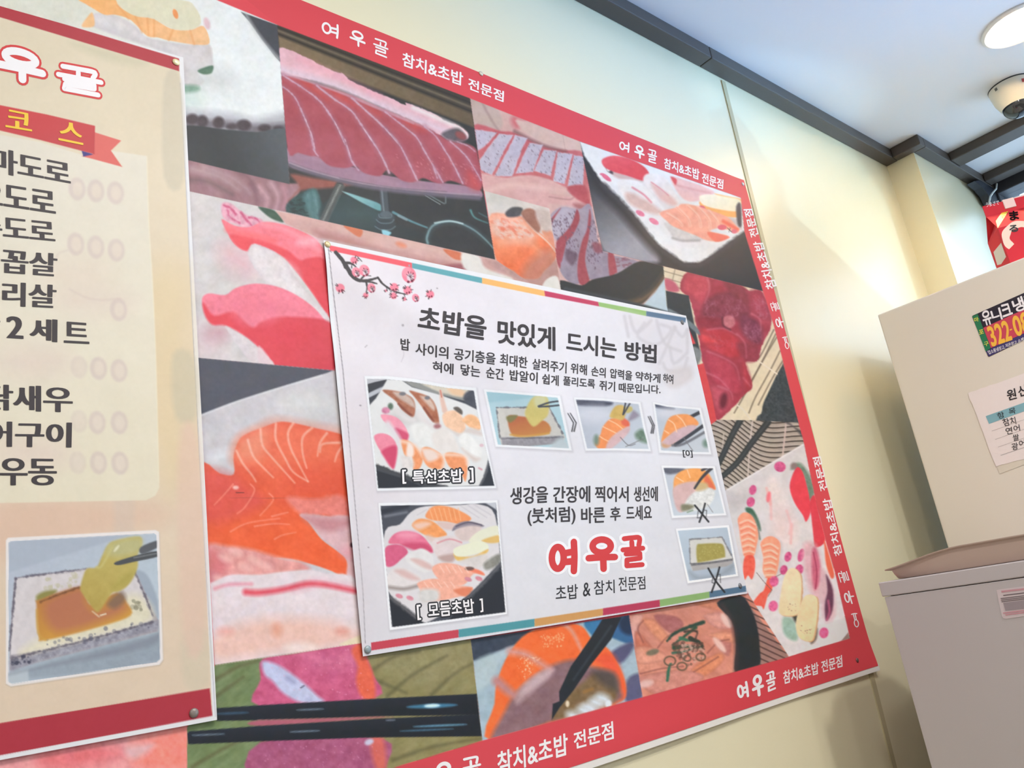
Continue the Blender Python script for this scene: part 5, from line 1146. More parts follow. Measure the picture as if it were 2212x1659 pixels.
BT = tag(empty('sushi_banner', (1.0, .99, EYE - .2)), 'large wall banner collage of sushi and raw fish photos with a red border', 'banner')
c = corners([(648, -1), (1607, 389), (1897, 1438), (1250, 1652)], off_b)
tl, tr, br, bl = c
XL = -.5
e = (tl - tr) / (tl[0] - tr[0]); TLc = tr + e * (XL - tr[0]); e = (bl - br) / (bl[0] - br[0]); BLc = br + e * (XL - br[0])
up = (tr - br) / (tr[2] - br[2])
PIC = [('458,-60 600,54 606,130 626,398 406,348 -400,240 -400,-60', 'printed photo of a rolled egg sushi on a white plate'),
       ('406,346 626,398 599,54 1016,213 1042,396 1070,561 702,478 640,463 408,413', 'printed photo of a raw tuna block over a sink'),
       ('1016,213 1253,306 1288,480 1302,542 1433,575 1446,669 1450,760 1214,660 1187,450 1045,412', 'printed photo of seared tuna slices in a black bowl'),
       ('1046,412 1187,450 1216,660 1090,640 1070,561', 'printed photo of one salmon piece'),
       ('1253,306 1600,427 1608,501 1648,629 1433,575 1302,542 1288,480', 'printed photo of sushi on a white plate with black rim'),
       ('408,413 640,463 702,478 1070,561 1216,660 1216,860 729,801 427,773', 'printed photo of two pink tuna nigiri'),
       ('427,773 729,801 800,1390 464,1437', 'printed photo of orange salmon nigiri'),
       ('464,1437 781,1389 1017,1381 1042,1600 832,1664 404,1664 404,1572', 'printed photo of pink fish on a leaf with black chopsticks'),
       ('-400,1600 404,1560 404,1700 -400,1700', 'printed photo of pale pink fish'),
       ('1017,1381 1359,1329 1388,1506 1042,1600', 'printed photo of salmon touched by a black chopstick'),
       ('1359,1329 1600,1280 1700,1300 1760,1400 1704,1419 1388,1506', 'printed photo of sliced fish with green herbs in a black bowl'),
       ('1433,575 1648,629 1671,701 1716,880 1726,916 1549,908 1551,932 1530,940 1480,820 1440,660', 'printed photo of dark red meat on a bamboo mat'),
       ('1549,907 1624,908 1724,913 1734,945 1760,1072 1785,1173 1803,1234 1836,1379 1704,1418 1640,1320 1590,1240 1520,930', 'printed photo of a sushi platter with shrimp on a bamboo mat')]
sheet(BT, 'red_border', [TLc, tr, br, BLc], off_b, paint_banner(), 1.75, [(P2(p, k=1), ('printed_photo', l)) for p, l in PIC], M_print)
# white hem along the bottom edge, behind the red sheet
hb = [np.array(BLc), np.array(br)]
n = 60; vs = []
for i in range(n + 1):
    p = hb[0] + (hb[1] - hb[0]) * i / n + (.004 if i == n else 0, 0, 0)
    y = 1 - off_b(np.array([p[0], p[0]]), np.array([p[2] + .004, p[2]])) + .0006
    vs += [(p[0], y[0], p[2] + .004), (p[0], y[1], p[2] - .0105)]
MB().add(vs, [(2 * i, 2 * i + 1, 2 * i + 3, 2 * i + 2) for i in range(n)]).build('white_hem', mat('white vinyl', (236, 232, 228)), BT)
L = Letters(BT, on_wall(off_b), .0004)
o = (560, 0)
L.logo('yeo', q4('462,138 608,190 604,298 456,246', *o), M_wink, .075); L.logo('u', q4('678,212 792,252 790,370 676,318', *o), M_wink, .075); L.logo('gol', q4('852,272 966,316 962,446 850,398', *o), M_wink, .05)
L.text('참치&초밥', q4('1070,386 1524,544 1520,646 1066,490', *o), M_wink, .022); L.text('전문점', q4('1562,578 1828,682 1824,764 1558,664', *o), M_wink, .022)
L.build()
o = (1100, 0)
L.logo('yeo', q4('820,1040 906,1068 902,1146 816,1116', *o), M_wink, .075); L.logo('u', q4('940,1074 1008,1100 1006,1194 936,1168', *o), M_wink, .075); L.logo('gol', q4('1036,1104 1104,1128 1100,1232 1032,1208', *o), M_wink, .05)
L.text('참치&초밥', q4('1158,1176 1420,1264 1420,1346 1154,1254', *o), M_wink, .022); L.text('전문점', q4('1440,1286 1600,1342 1596,1414 1438,1362', *o), M_wink, .022)
L.build()
o = (1100, 400)
L.logo('yeo', q4('2064,1240 2032,1120 2072,1116 2098,1222', *o), M_wink, .085); L.logo('u', q4('2002,1076 1978,986 2036,984 2062,1062', *o), M_wink, .075); L.logo('gol', q4('1966,950 1942,872 2004,868 2028,934', *o), M_wink, .05)
L.text('참치&초밥', q4('1922,782 1816,424 1892,418 2002,764', *o), M_wink, .022); L.text('전문점', q4('1802,396 1748,180 1812,176 1866,378', *o), M_wink, .022)
L.build()
o = (1572, 800)
L.logo('yeo', q4('946,1936 916,1800 962,1796 990,1920', *o), M_wink, .085); L.logo('u', q4('884,1752 858,1650 930,1644 956,1738', *o), M_wink, .075); L.logo('gol', q4('842,1596 816,1500 890,1490 916,1580', *o), M_wink, .05)
L.text('참치&초밥', q4('800,1394 704,962 772,952 858,1374', *o), M_wink, .022); L.text('전문점', q4('690,908 632,652 694,640 748,890', *o), M_wink, .022)
L.build()
o = (1572, 1179)
L.logo('yeo', q4('60,1030 150,1006 166,1126 76,1152', *o), M_wink, .075); L.logo('u', q4('180,976 254,952 268,1110 194,1134', *o), M_wink, .075); L.logo('gol', q4('284,944 350,926 362,1076 296,1100', *o), M_wink, .05)
L.text('참치&초밥', q4('412,936 676,866 682,956 418,1036', *o), M_wink, .022); L.text('전문점', q4('696,860 852,814 858,902 702,948', *o), M_wink, .022)
L.build()
o = (1100, 1179)
L.text('참치&초밥', q4('-92,1542 434,1394 442,1560 -84,1716', *o), M_wink, .022); L.text('전문점', q4('478,1392 774,1308 782,1440 486,1522', *o), M_wink, .022)
o = (560, 1179)
L.logo('gol', q4('1510,1580 1650,1560 1660,1740 1526,1780', *o), M_wink, .05); L.logo('u', q4('1306,1630 1440,1600 1452,1790 1320,1830', *o), M_wink, .075); L.logo('yeo', q4('1080,1720 1220,1680 1232,1860 1096,1900', *o), M_wink, .075)
L.build()

# ---- the guide poster pinned over the middle of the banner
def off_g(X, Z):
    h = Z - EYE; u = (X - .59) / .9; v = (.61 - h) / .61
    d = (u * .62 - v * .78)                      # fold running down from the top left pin
    fold = .006 * np.exp(-((d + .03) / .055) ** 2) * np.clip(v * 5, 0, 1) * np.clip(1.15 - v * 1.5, 0, 1)
    fold = fold - .003 * np.exp(-((d + .16) / .06) ** 2) * np.clip(v * 4, 0, 1) * np.clip(1.1 - v * 1.5, 0, 1)
    return .0085 + fold + .0022 * np.sin(u * 13 + 1.0) * np.exp(-((v - .45) / .25) ** 2) * np.clip(u * 4, 0, 1) + .0015 * np.exp(-((v - 1) / .12) ** 2) * np.sin(u * 6.28) ** 2


GT = tag(empty('guide_poster', (1.0, .985, EYE)), 'white poster with photo steps on how to eat sushi, pinned over the banner', 'poster')
c = corners([(699, 519), (1482, 682), (1615, 1282), (784, 1418)], off_g)
GP = [('785,42 950,42 1150,62 1400,108 1620,130 1645,300 1770,880 880,900', 560, 'printed photo of a special sushi plate'),
      ('890,990 1400,982 1778,968 1850,1820 975,1940', 560, 'printed photo of an assorted sushi plate'),
      ('-191,140 380,188 468,600 -101,570', 1100, 'printed photo of ginger dipped in soy sauce'),
      ('482,200 700,208 980,236 1015,420 1058,605 800,598 570,600', 1100, 'printed photo of ginger brushing salmon sushi'),
      ('1072,235 1180,258 1430,280 1470,440 1510,628 1300,624 1120,615', 1100, 'printed photo of salmon sushi held by chopsticks'),
      ('1135,710 1535,715 1622,1082 1215,1103', 1100, 'printed photo of rice dipped wrongly, crossed out in black pen'),
      ('1243,1182 1640,1155 1710,1535 1333,1590', 1100, 'printed photo of a wasabi dish, crossed out in black pen')]
sheet(GT, 'sheet', c, off_g, paint_guide(), 1.5, [(P2(p, x, 800), ('printed_photo', l)) for p, x, l in GP], M_print)
L = Letters(GT, on_wall(off_g), .0004)
A, B2, D = (560, 400), (1100, 400), (1100, 800)
for s_, q, o in (('초밥을', '1196,900 1702,984 1692,1160 1180,1076', A), ('맛있게', '-86,1002 345,1060 346,1238 -90,1180', B2), ('드시는', '426,1090 804,1146 800,1300 426,1240', B2), ('방법', '862,1162 1102,1192 1100,1332 862,1302', B2)):
    L.text(s_, q4(q, *o), M_dink, .026, .03, name='title')
L.build()
for s_, q, o in (('밥', '1055,1140 1126,1150 1126,1238 1055,1228', A), ('사이의', '1168,1176 1414,1208 1412,1298 1166,1264', A), ('공기층을', '1456,1214 1766,1252 1764,1342 1454,1302', A), ('최대한', '-68,1254 138,1284 136,1370 -70,1342', B2), ('살려주기', '174,1292 430,1322 428,1406 172,1374', B2), ('위해', '460,1326 582,1342 580,1420 458,1402', B2), ('손의', '614,1348 722,1364 720,1440 612,1422', B2), ('압력을', '754,1366 920,1388 918,1460 752,1438', B2), ('약하게', '944,1388 1130,1410 1128,1478 942,1456', B2), ('하여', '1150,1404 1226,1416 1224,1486 1148,1472', B2)):
    L.text(s_, q4(q, *o), M_dink, .016, .022, name='lettering')
L.build()
for s_, q, o in (('혀에', '1295,1310 1452,1334 1450,1416 1293,1390', A), ('닿는', '1504,1334 1650,1352 1650,1436 1504,1416', A), ('순간', '1694,1354 1830,1372 1830,1456 1694,1436', A), ('밥알이', '4,1376 214,1398 212,1484 2,1456', B2), ('쉽게', '246,1406 370,1420 370,1500 246,1482', B2), ('풀리도록', '404,1424 642,1450 640,1520 402,1492', B2), ('쥐기', '674,1456 792,1468 790,1544 672,1528', B2), ('때문입니다.', '818,1474 1130,1494 1130,1558 818,1546', B2)):
    L.text(s_, q4(q, *o), M_dink, .016, .022, name='lettering')
L.build()
for s_, q in (('생강을', '8,874 290,862 290,988 8,1002'), ('간장에', '328,866 606,862 606,986 328,990'), ('찍어서', '640,864 892,866 892,982 640,984'), ('생선에', '930,868 1110,866 1110,978 930,980')):
    L.text(s_, q4(q, *D), M_dink, .016, .024, name='lettering')
for s_, q in (('(붓처럼)', '136,1030 494,1014 496,1148 138,1162'), ('바른', '536,1024 714,1018 716,1138 538,1144'), ('후', '754,1020 832,1018 832,1120 754,1126'), ('드세요', '874,1010 1064,1006 1066,1114 876,1120')):
    L.text(s_, q4(q, *D), M_dink, .016, .024, name='lettering')
L.build()
M_halo = mat('pale blue print', (206, 216, 228), rough=.5, spec=.3); M_halo2 = mat('white halo print', (243, 242, 246), rough=.5, spec=.3)
for k, q in (('yeo', '296,1272 518,1262 518,1516 296,1516'), ('u', '584,1250 796,1246 798,1492 586,1496'), ('gol', '834,1236 1000,1230 1014,1474 850,1480')):
    L.logo(k, q4(q, *D), M_rink, .1 if k != 'gol' else .075, name='shop_name', outline=(M_halo2, .085))
L.build()
o = (1100, 1179)
for s_, q in (('초밥', '346,300 512,284 514,392 348,408'), ('&', '550,278 606,270 608,372 552,380'), ('참치', '632,262 786,252 788,352 634,368'), ('전문점', '816,232 1014,226 1018,322 818,340')):
    L.text(s_, q4(q, *o), M_kink, .004, name='tagline')
L.text('[0]', q4('1294,594 1366,598 1372,652 1300,650', *D), M_kink, .008, name='lettering')
L.build()
o = (560, 800)
for s_, q in (('[', '1066,742 1096,740 1098,846 1070,848'), ('특선초밥', '1142,748 1518,734 1520,836 1144,850'), (']', '1568,728 1598,727 1602,836 1572,838')):
    L.text(s_, q4(q, *o), M_wink, .02, name='caption', outline=(M_kink, .11))
o = (560, 1179)
for s_, q in (('[', '1174,442 1204,438 1210,552 1182,556'), ('모듬초밥', '1256,424 1600,394 1610,502 1264,538'), (']', '1644,396 1668,392 1674,492 1652,498')):
    L.text(s_, q4(q, *o), M_wink, .02, name='caption', outline=(M_kink, .1))
L.build()

# ---- the beige course menu at the left
def off_m(X, Z):
    h = Z - EYE
    return .0095 + .0012 * np.sin(X * 8 + 2) * np.sin(h * 5) + .002 * np.exp(-((X - .39) / .03) ** 2) * (np.sin(h * 4.2 + .4) ** 2)


MT = tag(empty('menu_poster', (0, .985, EYE - .05)), 'beige course menu sheet with red bands, cut off by the left edge', 'poster')
tr, br = corners([(396, 124), (469, 1555)], off_m)
l1, l2 = corners([(0, 13), (0, 1642)], off_m)
e1 = (l1 - tr) / (l1[0] - tr[0]); e2 = (l2 - br) / (l2[0] - br[0])
sheet(MT, 'sheet', [tr + e1 * (-.45 - tr[0]), tr, br, br + e2 * (-.45 - br[0])], off_m, paint_menu(), 1.8, [(P2('64,-22 82,-36 1152,-92 1170,-80 1196,845 1172,868 90,1030 62,1015', 0, 1179), ('printed_photo', 'printed photo of ginger dipped in a sauce dish')), (P2('-50,775 0,785 350,855 710,940 708,988 905,1050 828,1125 912,1246 690,1186 608,1166 610,1126 300,1045 0,974 -50,966'), ('printed_ribbon', 'printed red ribbon'))], M_print)
L = Letters(MT, on_wall(off_m), .0004)
for k, q in (('yeo', '-420,190 -110,270 -110,580 -420,500'), ('u', '-20,330 330,420 330,640 -40,560'), ('gol', '420,466 770,540 776,738 416,664')):
    L.logo(k, q4(q), M_wink, .125 if k != 'gol' else .092, name='shop_name', outline=(M_rink, .075))
L.build()
for s_, q in (('코', '46,812 232,850 240,982 40,948'), ('스', '440,896 620,936 622,1084 436,1046')):
    L.text(s_, q4(q), M_yink, .006, .03, name='ribbon_lettering')
L.build()
M_menu = mat('charcoal print', (64, 57, 60), rough=.5, spec=.3)
for s_, q, oy in (('마도로', '-62,1094 526,1210 530,1392 -62,1282', 0), ('오도로', '-172,1340 414,1432 418,1596 -172,1508', 0), ('주도로', '-176,214 406,276 416,440 -176,384', 400), ('배꼽살', '-196,452 430,512 426,684 -196,640', 400), ('머리살', '-196,702 424,746 420,920 -196,888', 400)):
    L.text(s_, q4(q, 0, oy), M_menu, .006, .044, name='menu_line'); L.build()
for s_, q in (('참', '-150,950 2,966 2,1140 -150,1126'), ('2', '46,976 176,984 176,1148 48,1140'), ('세', '220,990 430,1004 428,1172 220,1160'), ('트', '476,1016 666,1030 668,1186 476,1176')):
    L.text(s_, q4(q, 0, 400), M_menu, .006, .044, name='menu_line')
L.build()
for s_, q in (('닭새우', '-116,102 544,124 544,314 -116,296'), ('연어구이', '-330,376 538,390 534,576 -330,566'), ('우동', '-6,654 422,660 428,858 -10,858')):
    L.text(s_, q4(q, 0, 800), M_menu, .006, .044, name='menu_line'); L.build()

# ---- push pins
PINS = [(381, 133, off_m, (246, 236, 190), 'cream push pin in the top right corner of the beige menu'), (420, 1540, off_m, (140, 128, 122), 'grey push pin in the bottom red band of the beige menu'),
        (708.5, 527, off_g, (214, 196, 152), 'brass push pin in the top left corner of the white guide poster'), (1475, 696, off_g, (120, 120, 122), 'grey push pin in the top right corner of the white guide poster'),
        (1600, 1265, off_g, (120, 122, 128), 'grey push pin in the bottom right corner of the white guide poster'), (795.5, 1403, off_g, (150, 162, 166), 'blue grey push pin in the bottom left corner of the white guide poster'),
        (1040, 158, off_b, (214, 208, 190), 'pale push pin on the top edge of the red banner'), (1605.5, 397, off_b, (206, 206, 206), 'silver push pin in the top right corner of the red banner'),
        (1853, 1426, off_b, (120, 84, 84), 'dull push pin in the bottom right corner of the red banner')]
for x, y, off, cl, lb in PINS:
    p = at(x, y, .99)
    Y = 1 - float(off(np.array([p[0]]), np.array([p[2]]))[0]); p = at(x, y, Y - .002)
    r = .0052
    o = MB().lathe([(r * .8, -.0003), (r, .0006), (r * .97, .0014), (r * .75, .0024), (r * .35, .0029), (0, .003)], (p[0], Y, p[2]), 20, axis=1, sgn=-1).build('push_pin', mat('pin %d %d %d' % cl, cl, rough=.35, metal=.25), smooth=True, org=(p[0], Y, p[2]))
    tag(o, lb, 'push pin', 'push pins holding the posters')

# ------------------------------------------------------------------ tall fridge, carton, magnet and note
FX, FY1, FY0, FZ = 2.2, .886, .2, EYE + .662
M_cream = mat('cream enamel', (227, 218, 203), rough=.4, spec=.4, noise=.02, nscale=6)
t = tag(empty('refrigerator', (FX + .36, .54, 0)), 'tall cream refrigerator with stickers standing beside the wall', 'refrigerator')
MB().box(FX, PX - .03, FY0, FY1, .03, FZ).build('body', M_cream, t, bevel=.004)
MB().box(FX + .03, PX - .06, FY0 + .03, FY1 - .03, 0, .03).build('base', mat('dark plinth', (60, 58, 56)), t)
FP = on_plane((FX, 0, 0), (-1, 0, 0))
o = (1892, 600); k4 = 320 / 2212.0


def patch(name, pts, m, root, place, lift, ox, oy, k=k4, thick=0.0):
    P = place(np.array(P2(pts, ox, oy, k)), lift)
    return MB().add(P, [tuple(range(len(P)))]).build(name, m, root)


mg = FP(np.array(P2('1440,575', *o, k4)), 0)[0]
t = tag(empty('magnet_sign', tuple(mg)), 'colourful repair shop magnet with yellow phone number on the cream refrigerator', 'magnet')
card = FP(np.array(P2('1446,566 2452,120 2690,700 1690,1180 1676,1172 1438,580', *o, k4)), .0004)
MB().prism(card, (-.0007, 0, 0)).build('card', mat('black card', (44, 40, 52), rough=.35), t)
patch('green_panel', '1440,575 1520,540 1720,1060 1640,1100', mat('green print', (40, 124, 84), rough=.35), t, FP, .0014, *o)
patch('red_panel', '1604,748 2530,330 2640,640 1718,1048', mat('crimson print', (206, 72, 92), rough=.35), t, FP, .0014, *o)
patch('blue_panel', '1640,1100 1718,1050 2640,642 2680,690 1690,1176', mat('navy print', (66, 58, 112), rough=.35), t, FP, .0014, *o)
L = Letters(t, FP, .0019, (-1, 0, 0))
for s_, q in (('유', '1560,520 1690,462 1752,690 1620,724'), ('니', '1700,486 1850,440 1898,620 1750,650'), ('크', '1850,410 1990,372 2050,540 1900,596'), ('냉', '2016,340 2180,268 2246,470 2080,530'), ('장', '2196,268 2340,206 2400,400 2260,460')):
    L.text(s_, q4(q, *o, k4), M_wink, .03, name='lettering')
L.build()
for s_, q in (('322', '1646,740 1960,620 2044,930 1736,1036'), ('-', '1996,772 2032,758 2036,778 2000,792'), ('08', '2012,590 2250,494 2330,800 2092,890')):
    L.text(s_, q4(q, *o, k4), mat('amber print', (248, 190, 72), rough=.4), .03, name='phone_number')
L.build()
for s_, q in (('업소용냉장고,', '1662,1090 1920,1000 1932,1062 1690,1150'), ('저온창고,', '1930,990 2110,930 2116,986 1940,1050'), ('쇼케이스', '2116,920 2290,850 2300,914 2126,976')):
    L.text(s_, q4(q, *o, k4), M_wink, .012, name='lettering')
for s_, q in (('마', '1462,600 1528,580 1540,648 1474,668'), ('포', '1534,784 1604,764 1614,830 1544,850'), ('구', '1608,964 1676,944 1688,1010 1622,1030')):
    L.text(s_, q4(q, *o, k4), mat('lime print', (224, 222, 90), rough=.4), .02, name='district_lettering')
L.build()
o = (1892, 800)
cl = FP(np.array(P2('1830,1500', *o, k4)), 0)[0]
t = tag(empty('clear_sleeve', tuple(cl)), 'worn pale plastic sleeve on the refrigerator behind the price of origin note', 'sleeve')
P = FP(np.array(P2('1500,330 2400,-20 2640,1250 1850,1545 1830,1500', *o, k4)), .0005); MB().prism(P, (-.0006, 0, 0)).build('sheet', mat('cloudy plastic', (220, 211, 194), rough=.3), t)
t = tag(empty('origin_note', tuple(cl)), 'torn white paper note with a teal heading and handwriting on the refrigerator', 'note')
ed = [(1380, 340), (1420, 322), (1500, 300), (1560, 270), (1640, 250), (1700, 222), (1790, 200), (1900, 160), (2212, 45), (2420, -30), (2600, 1200), (2212, 1325), (2060, 1360), (1960, 1392), (1880, 1408), (1798, 1436), (1740, 1300), (1690, 1180), (1650, 1060), (1600, 920), (1560, 820), (1500, 650), (1440, 500), (1396, 420)]
P = FP(np.array([(o[0] + k4 * x, o[1] + k4 * y) for x, y in ed]), .0014); MB().prism(P, (-.0005, 0, 0)).build('sheet', mat('white note paper', (238, 226, 222), rough=.7), t)
patch('teal_heading', '1640,684 2540,365 2580,480 1690,800', mat('teal print', (132, 178, 188), rough=.7), t, FP, .0023, *o)
lm = mat('grey ruled line', (176, 168, 166), rough=.7)
for i, q in enumerate(('1730,905 2560,610 2560,614 1730,909', '1780,1030 2570,750 2570,754 1780,1034', '1826,1143 2580,880 2580,884 1826,1147', '1862,1266 2590,1020 2590,1027 1864,1273')):
    patch('ruled_line', q, lm, t, FP, .0023, *o)
L = Letters(t, FP, .0027, (-1, 0, 0))
for s_, q in (('원', '1940,300 2080,264 2108,420 1974,456'), ('산', '2110,240 2250,200 2280,360 2140,400')):
    L.text(s_, q4(q, *o, k4), M_kink, .018, name='heading')
L.build()
for s_, q in (('항', '1800,640 1900,610 1930,700 1830,730'), ('목', '1980,580 2080,552 2090,640 1990,668'), ('참치', '1876,728 2076,690 2100,800 1916,838'), ('연', '1930,862 2030,840 2044,944 1950,960'), ('어', '2050,826 2140,806 2156,900 2066,920'), ('쌀', '2036,960 2130,946 2142,1042 2050,1060'), ('광', '2020,1094 2116,1074 2130,1180 2036,1196'), ('어', '2130,1050 2220,1030 2236,1124 2146,1144')):
    L.text(s_, q4(q, *o, k4), M_kink, .004, name='handwriting')
L.build()

# red gable-top carton on the fridge
ca = math.radians(33); o = (1892, 400)
fdir = np.array([math.sin(ca), -math.cos(ca), 0])        # to the right along its front
bdir = np.array([math.cos(ca), math.sin(ca), 0])         # towards its back
c0 = atX(*P2('1822,640', *o, k4)[0], FX + .12); sh = c0[2]; c0 = np.array([c0[0], c0[1], FZ])
cw, ch = .104, sh - FZ
T3 = lambda x, y, z: c0 + fdir * x + bdir * y + np.array([0, 0, z])
t = tag(empty('drink_carton', tuple(T3(cw / 2, cw / 2, 0))), 'red gable-top carton with black and white lettering on top of the cream refrigerator', 'carton')
M_red = mat('red carton board', (216, 56, 68), rough=.7, spec=.15)
g, fh = .058, .03
mb = MB()
mb.add([T3(0, 0, 0), T3(cw, 0, 0), T3(cw, cw, 0), T3(0, cw, 0), T3(0, 0, ch), T3(cw, 0, ch), T3(cw, cw, ch), T3(0, cw, ch), T3(0, cw / 2, ch + g), T3(cw, cw / 2, ch + g), T3(cw * .3, cw / 2, ch + g * .98), T3(cw * .7, cw / 2, ch + g * .98)],
       [(0, 3, 2, 1), (0, 1, 5, 4), (1, 2, 6, 5), (2, 3, 7, 6), (3, 0, 4, 7), (4, 5, 9, 11, 10, 8), (7, 8, 10, 11, 9, 6), (4, 10, 7), (5, 6, 11), (4, 8, 10), (7, 10, 8), (5, 11, 9), (6, 9, 11)])
mb.build('body', M_red, t)
mb = MB(); mb.prism([T3(0, cw / 2 - .0015, ch + g - .004), T3(cw, cw / 2 - .0015, ch + g - .004), T3(cw, cw / 2 - .0015, ch + g + fh), T3(0, cw / 2 - .0015, ch + g + fh)], bdir * .003); mb.build('top_fin', M_red, t, bevel=.0005)
mb = MB(); mb.prism([T3(cw * .47, cw / 2 - .004, ch + g + .006), T3(cw * .74, cw / 2 - .004, ch + g + .006), T3(cw * .74, cw / 2 - .004, ch + g + fh + .003), T3(cw * .47, cw / 2 - .004, ch + g + fh + .003)], bdir * .008); mb.build('clip', mat('pale pink clip', (240, 208, 200), rough=.35), t, bevel=.0015)
CF = on_plane(T3(0, 0, 0), -bdir); CS = on_plane(T3(0, 0, 0), -fdir); sl = np.cross(fdir, T3(0, cw / 2, ch + g) - T3(0, 0, ch)); sl = sl if sl @ bdir < 0 else -sl
CG = on_plane(T3(0, 0, ch), sl); CT = on_plane(T3(0, cw / 2 - .0015, 0), -bdir)
M_crm = mat('cream print', (246, 214, 196), rough=.35)
uv = lambda x, z: T3(x, 0, z)
# white brush ring on the front
rc = CF(np.array(P2('2170,770', *o, k4)), 0)[0]; vs = []; fs = []
nn = 40
for i in range(nn + 1):
    a = math.radians(-215 + i * 305 / nn); w = .0092 * (1 + .35 * math.sin(i * .9) * .3)
    for r in (.035 - w, .035 + w): vs.append(rc + fdir * (r * math.cos(a)) + np.array([0, 0, -r * math.sin(a)]) - bdir * .0004)
fs = [(2 * i, 2 * i + 1, 2 * i + 3, 2 * i + 2) for i in range(nn)]
MB().add(vs, fs).build('brush_ring', M_crm, t)
patch('yellow_stripe', '1790,535 1905,375 1960,330 2040,275 2040,290 1990,370 1820,640', mat('yellow print band', (250, 206, 64), rough=.35), t, CG, .0004, *o)
patch('white_label', '1755,1000 1870,860 1944,1070 1870,1180 1812,1195', mat('white label print', (222, 212, 204), rough=.4), t, CS, .0004, *o)
Letters(t, CG, .0009, sl / np.linalg.norm(sl)).text('ま', q4('1984,392 2122,376 2146,512 2002,530', *o, k4), mat('matte black carton print', (26, 24, 26), rough=.95, spec=.0), .035, name='lettering')
Letters(t, CF, .0009, -bdir).text('る', q4('1982,600 2116,588 2134,692 1996,706', *o, k4), M_kink, .035, name='lettering')
L = Letters(t, CT, .0006, -bdir)
L.text('うまさで', q4('1640,264 1838,224 1842,288 1648,328', *o, k4), M_wink, .004, name='fin_lettering'); L.build()
L = Letters(t, CG, .0009, sl / np.linalg.norm(sl))
L.text('おいしく', q4('1870,478 1986,330 2000,366 1896,502', *o, k4), M_kink, .006, name='stripe_lettering'); L.build()
# pale carton standing behind it
q0 = atX(2200, 520, FX + .34); q0 = np.array([q0[0], q0[1], FZ]); qh = atX(2204, 440, FX + .34)[2] - FZ
t = tag(empty('drink_carton', tuple(q0)), 'pale pink carton with dark print standing behind the red gable-top carton', 'carton')
ang = math.radians(20); f2 = np.array([math.sin(ang), -math.cos(ang), 0]); b2 = np.array([math.cos(ang), math.sin(ang), 0]); U = lambda x, y, z: q0 + f2 * x + b2 * y + np.array([0, 0, z])
mb = MB(); mb.add([U(x, y, z) for z in (0, qh - .03) for x, y in ((0, 0), (.1, 0), (.1, .1), (0, .1))] + [U(0, .05, qh + .02), U(.1, .05, qh + .02)], [(0, 3, 2, 1), (0, 1, 5, 4), (1, 2, 6, 5), (2, 3, 7, 6), (3, 0, 4, 7), (4, 5, 9, 8), (6, 7, 8, 9), (4, 8, 7), (5, 6, 9)]); mb.build('body', mat('pale pink carton board', (232, 206, 206), rough=.4), t)
mb = MB(); mb.prism([U(0, .0485, qh + .016), U(.1, .0485, qh + .016), U(.1, .0485, qh + .045), U(0, .0485, qh + .045)], b2 * .003); mb.build('top_fin', mat('pale pink carton board'), t)
# ------------------------------------------------------------------ chest freezer and tray
GX, GY1, GZ = 1.6, .79, EYE - .0185
t = tag(empty('chest_freezer', (GX + .27, .45, 0)), 'white waist-high freezer with a lid seam under the tan tray', 'freezer')
M_wh = mat('white enamel', (192, 185, 186), rough=.38, spec=.45, noise=.012, nscale=7)
sz = atX(1902, 1290, GX)[2]
MB().box(GX + .001, GX + .545, .1, GY1 - .004, .04, sz - .0012).build('body', M_wh, t, bevel=.0012)
MB().box(GX, GX + .55, .096, GY1, sz, GZ).build('lid', M_wh, t, bevel=.002, seg=2)
MB().box(GX + .012, GX + .53, .11, GY1 - .012, sz - .004, sz + .001).build('gasket', mat('dark gasket strip', (70, 62, 62), rough=.7), t)
MB().box(GX + .04, GX + .5, .14, GY1 - .05, 0, .04).build('base', mat('dark plinth'), t)
GP_ = on_plane((GX + .001, 0, 0), (-1, 0, 0)); o = (1892, 1240)
lc = GP_(np.array(P2('1800,230', *o, k4)), 0)[0]
t2 = tag(empty('warning_label', tuple(lc)), 'faded rounded energy label with tiny print on the white freezer front', 'label')
patch('sheet', '1800,236 2620,130 2700,560 1940,670 1905,660 1880,630', mat('pale pink label', (214, 200, 203), rough=.4), t2, GP_, .0006, *o)
gl_ = mat('grey fine print', (116, 104, 108), rough=.5); pk = mat('pink fine print', (204, 150, 160), rough=.5)
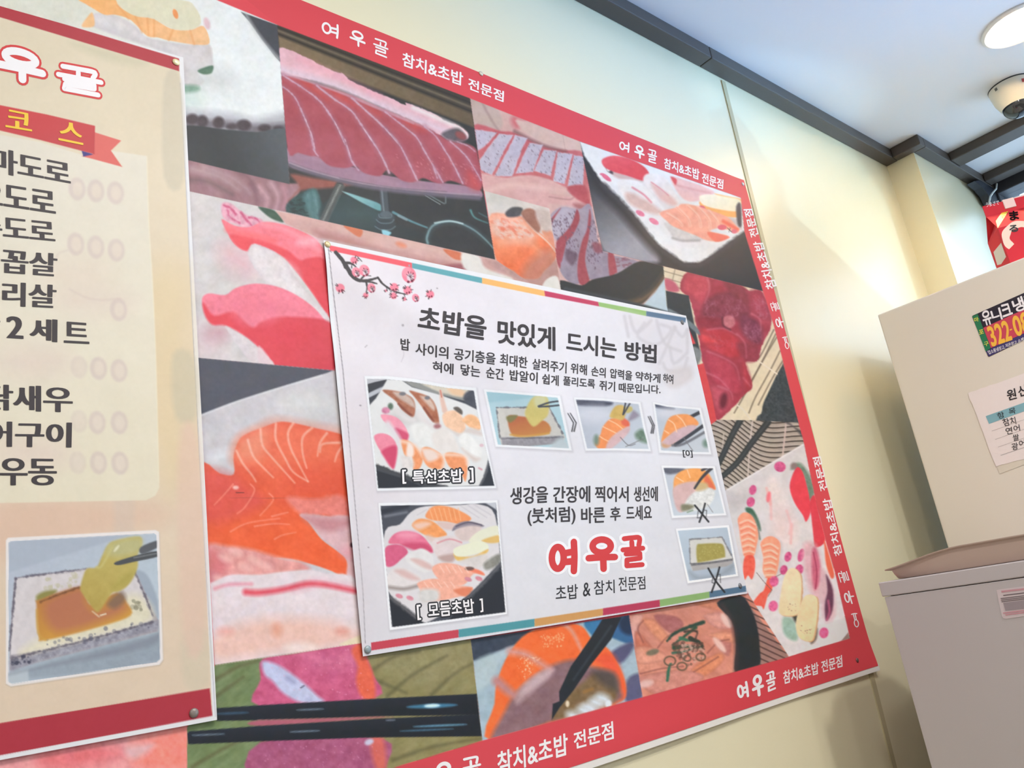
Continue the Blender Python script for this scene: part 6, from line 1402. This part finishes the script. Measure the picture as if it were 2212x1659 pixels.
for q, m in (('1870,250 2620,165 2628,190 1876,275', pk), ('1900,312 2620,225 2624,240 1904,327', gl_), ('1862,360 2620,268 2622,280 1866,372', gl_), ('1868,384 2620,294 2622,306 1872,396', gl_), ('1874,408 2620,316 2622,328 1878,420', gl_), ('1896,574 2560,490 2564,510 1900,594', pk), ('1930,600 2560,520 2566,540 1936,620', pk)):
    patch('fine_print', q, m, t2, GP_, .0011, *o)
patch('table_box', '1900,430 2580,345 2610,470 1934,548', mat('label table grey', (158, 146, 152), rough=.5), t2, GP_, .0011, *o)
# tray with flared, curved rim
tx, hx = GX + .172, .17
ty, hy = .565, .235
tr_ = tag(empty('serving_tray', (tx, ty, GZ)), 'tan plastic serving tray with a curved rim lying on the white freezer', 'tray')
M_tan = mat('tan plastic', (194, 172, 160), rough=.45, spec=.4)
def loop(f, z, k=0.0, ex=0.0):
    out = []
    for i in range(96):
        a = 2 * math.pi * i / 96; c_, s_ = math.cos(a), math.sin(a); n_ = 5.0
        r = (abs(c_) ** n_ + abs(s_) ** n_) ** (-1 / n_)
        x, y = r * c_, r * s_
        q_ = max(0.0, min(1, (1 - abs(y)) / .75)); rise = q_ * q_ * (3 - 2 * q_)
        out.append((tx + (hx * f) * x, ty + (hy * f + ex * abs(y) ** 8) * y, z + k * .021 * rise))
    return out
lev = [loop(.93, GZ + .0008), loop(.94, GZ + .003), loop(.955, GZ + .010, .5), loop(.965, GZ + .0175, .95), loop(.995, GZ + .0195, 1.0, .008), loop(.997, GZ + .0215, 1.0, .008), loop(.958, GZ + .0198, .97), loop(.94, GZ + .012, .5), loop(.92, GZ + .006), loop(.9, GZ + .004)]
mb = MB(); vs = [v for q in lev for v in q]; n = 96
fs = [(i * n + k, i * n + (k + 1) % n, (i + 1) * n + (k + 1) % n, (i + 1) * n + k) for i in range(len(lev) - 1) for k in range(n)] + [tuple(range(n))[::-1], tuple((len(lev) - 1) * n + k for k in range(n))]
mb.add(vs, fs).build('tray_shell', M_tan, tr_, smooth=True)
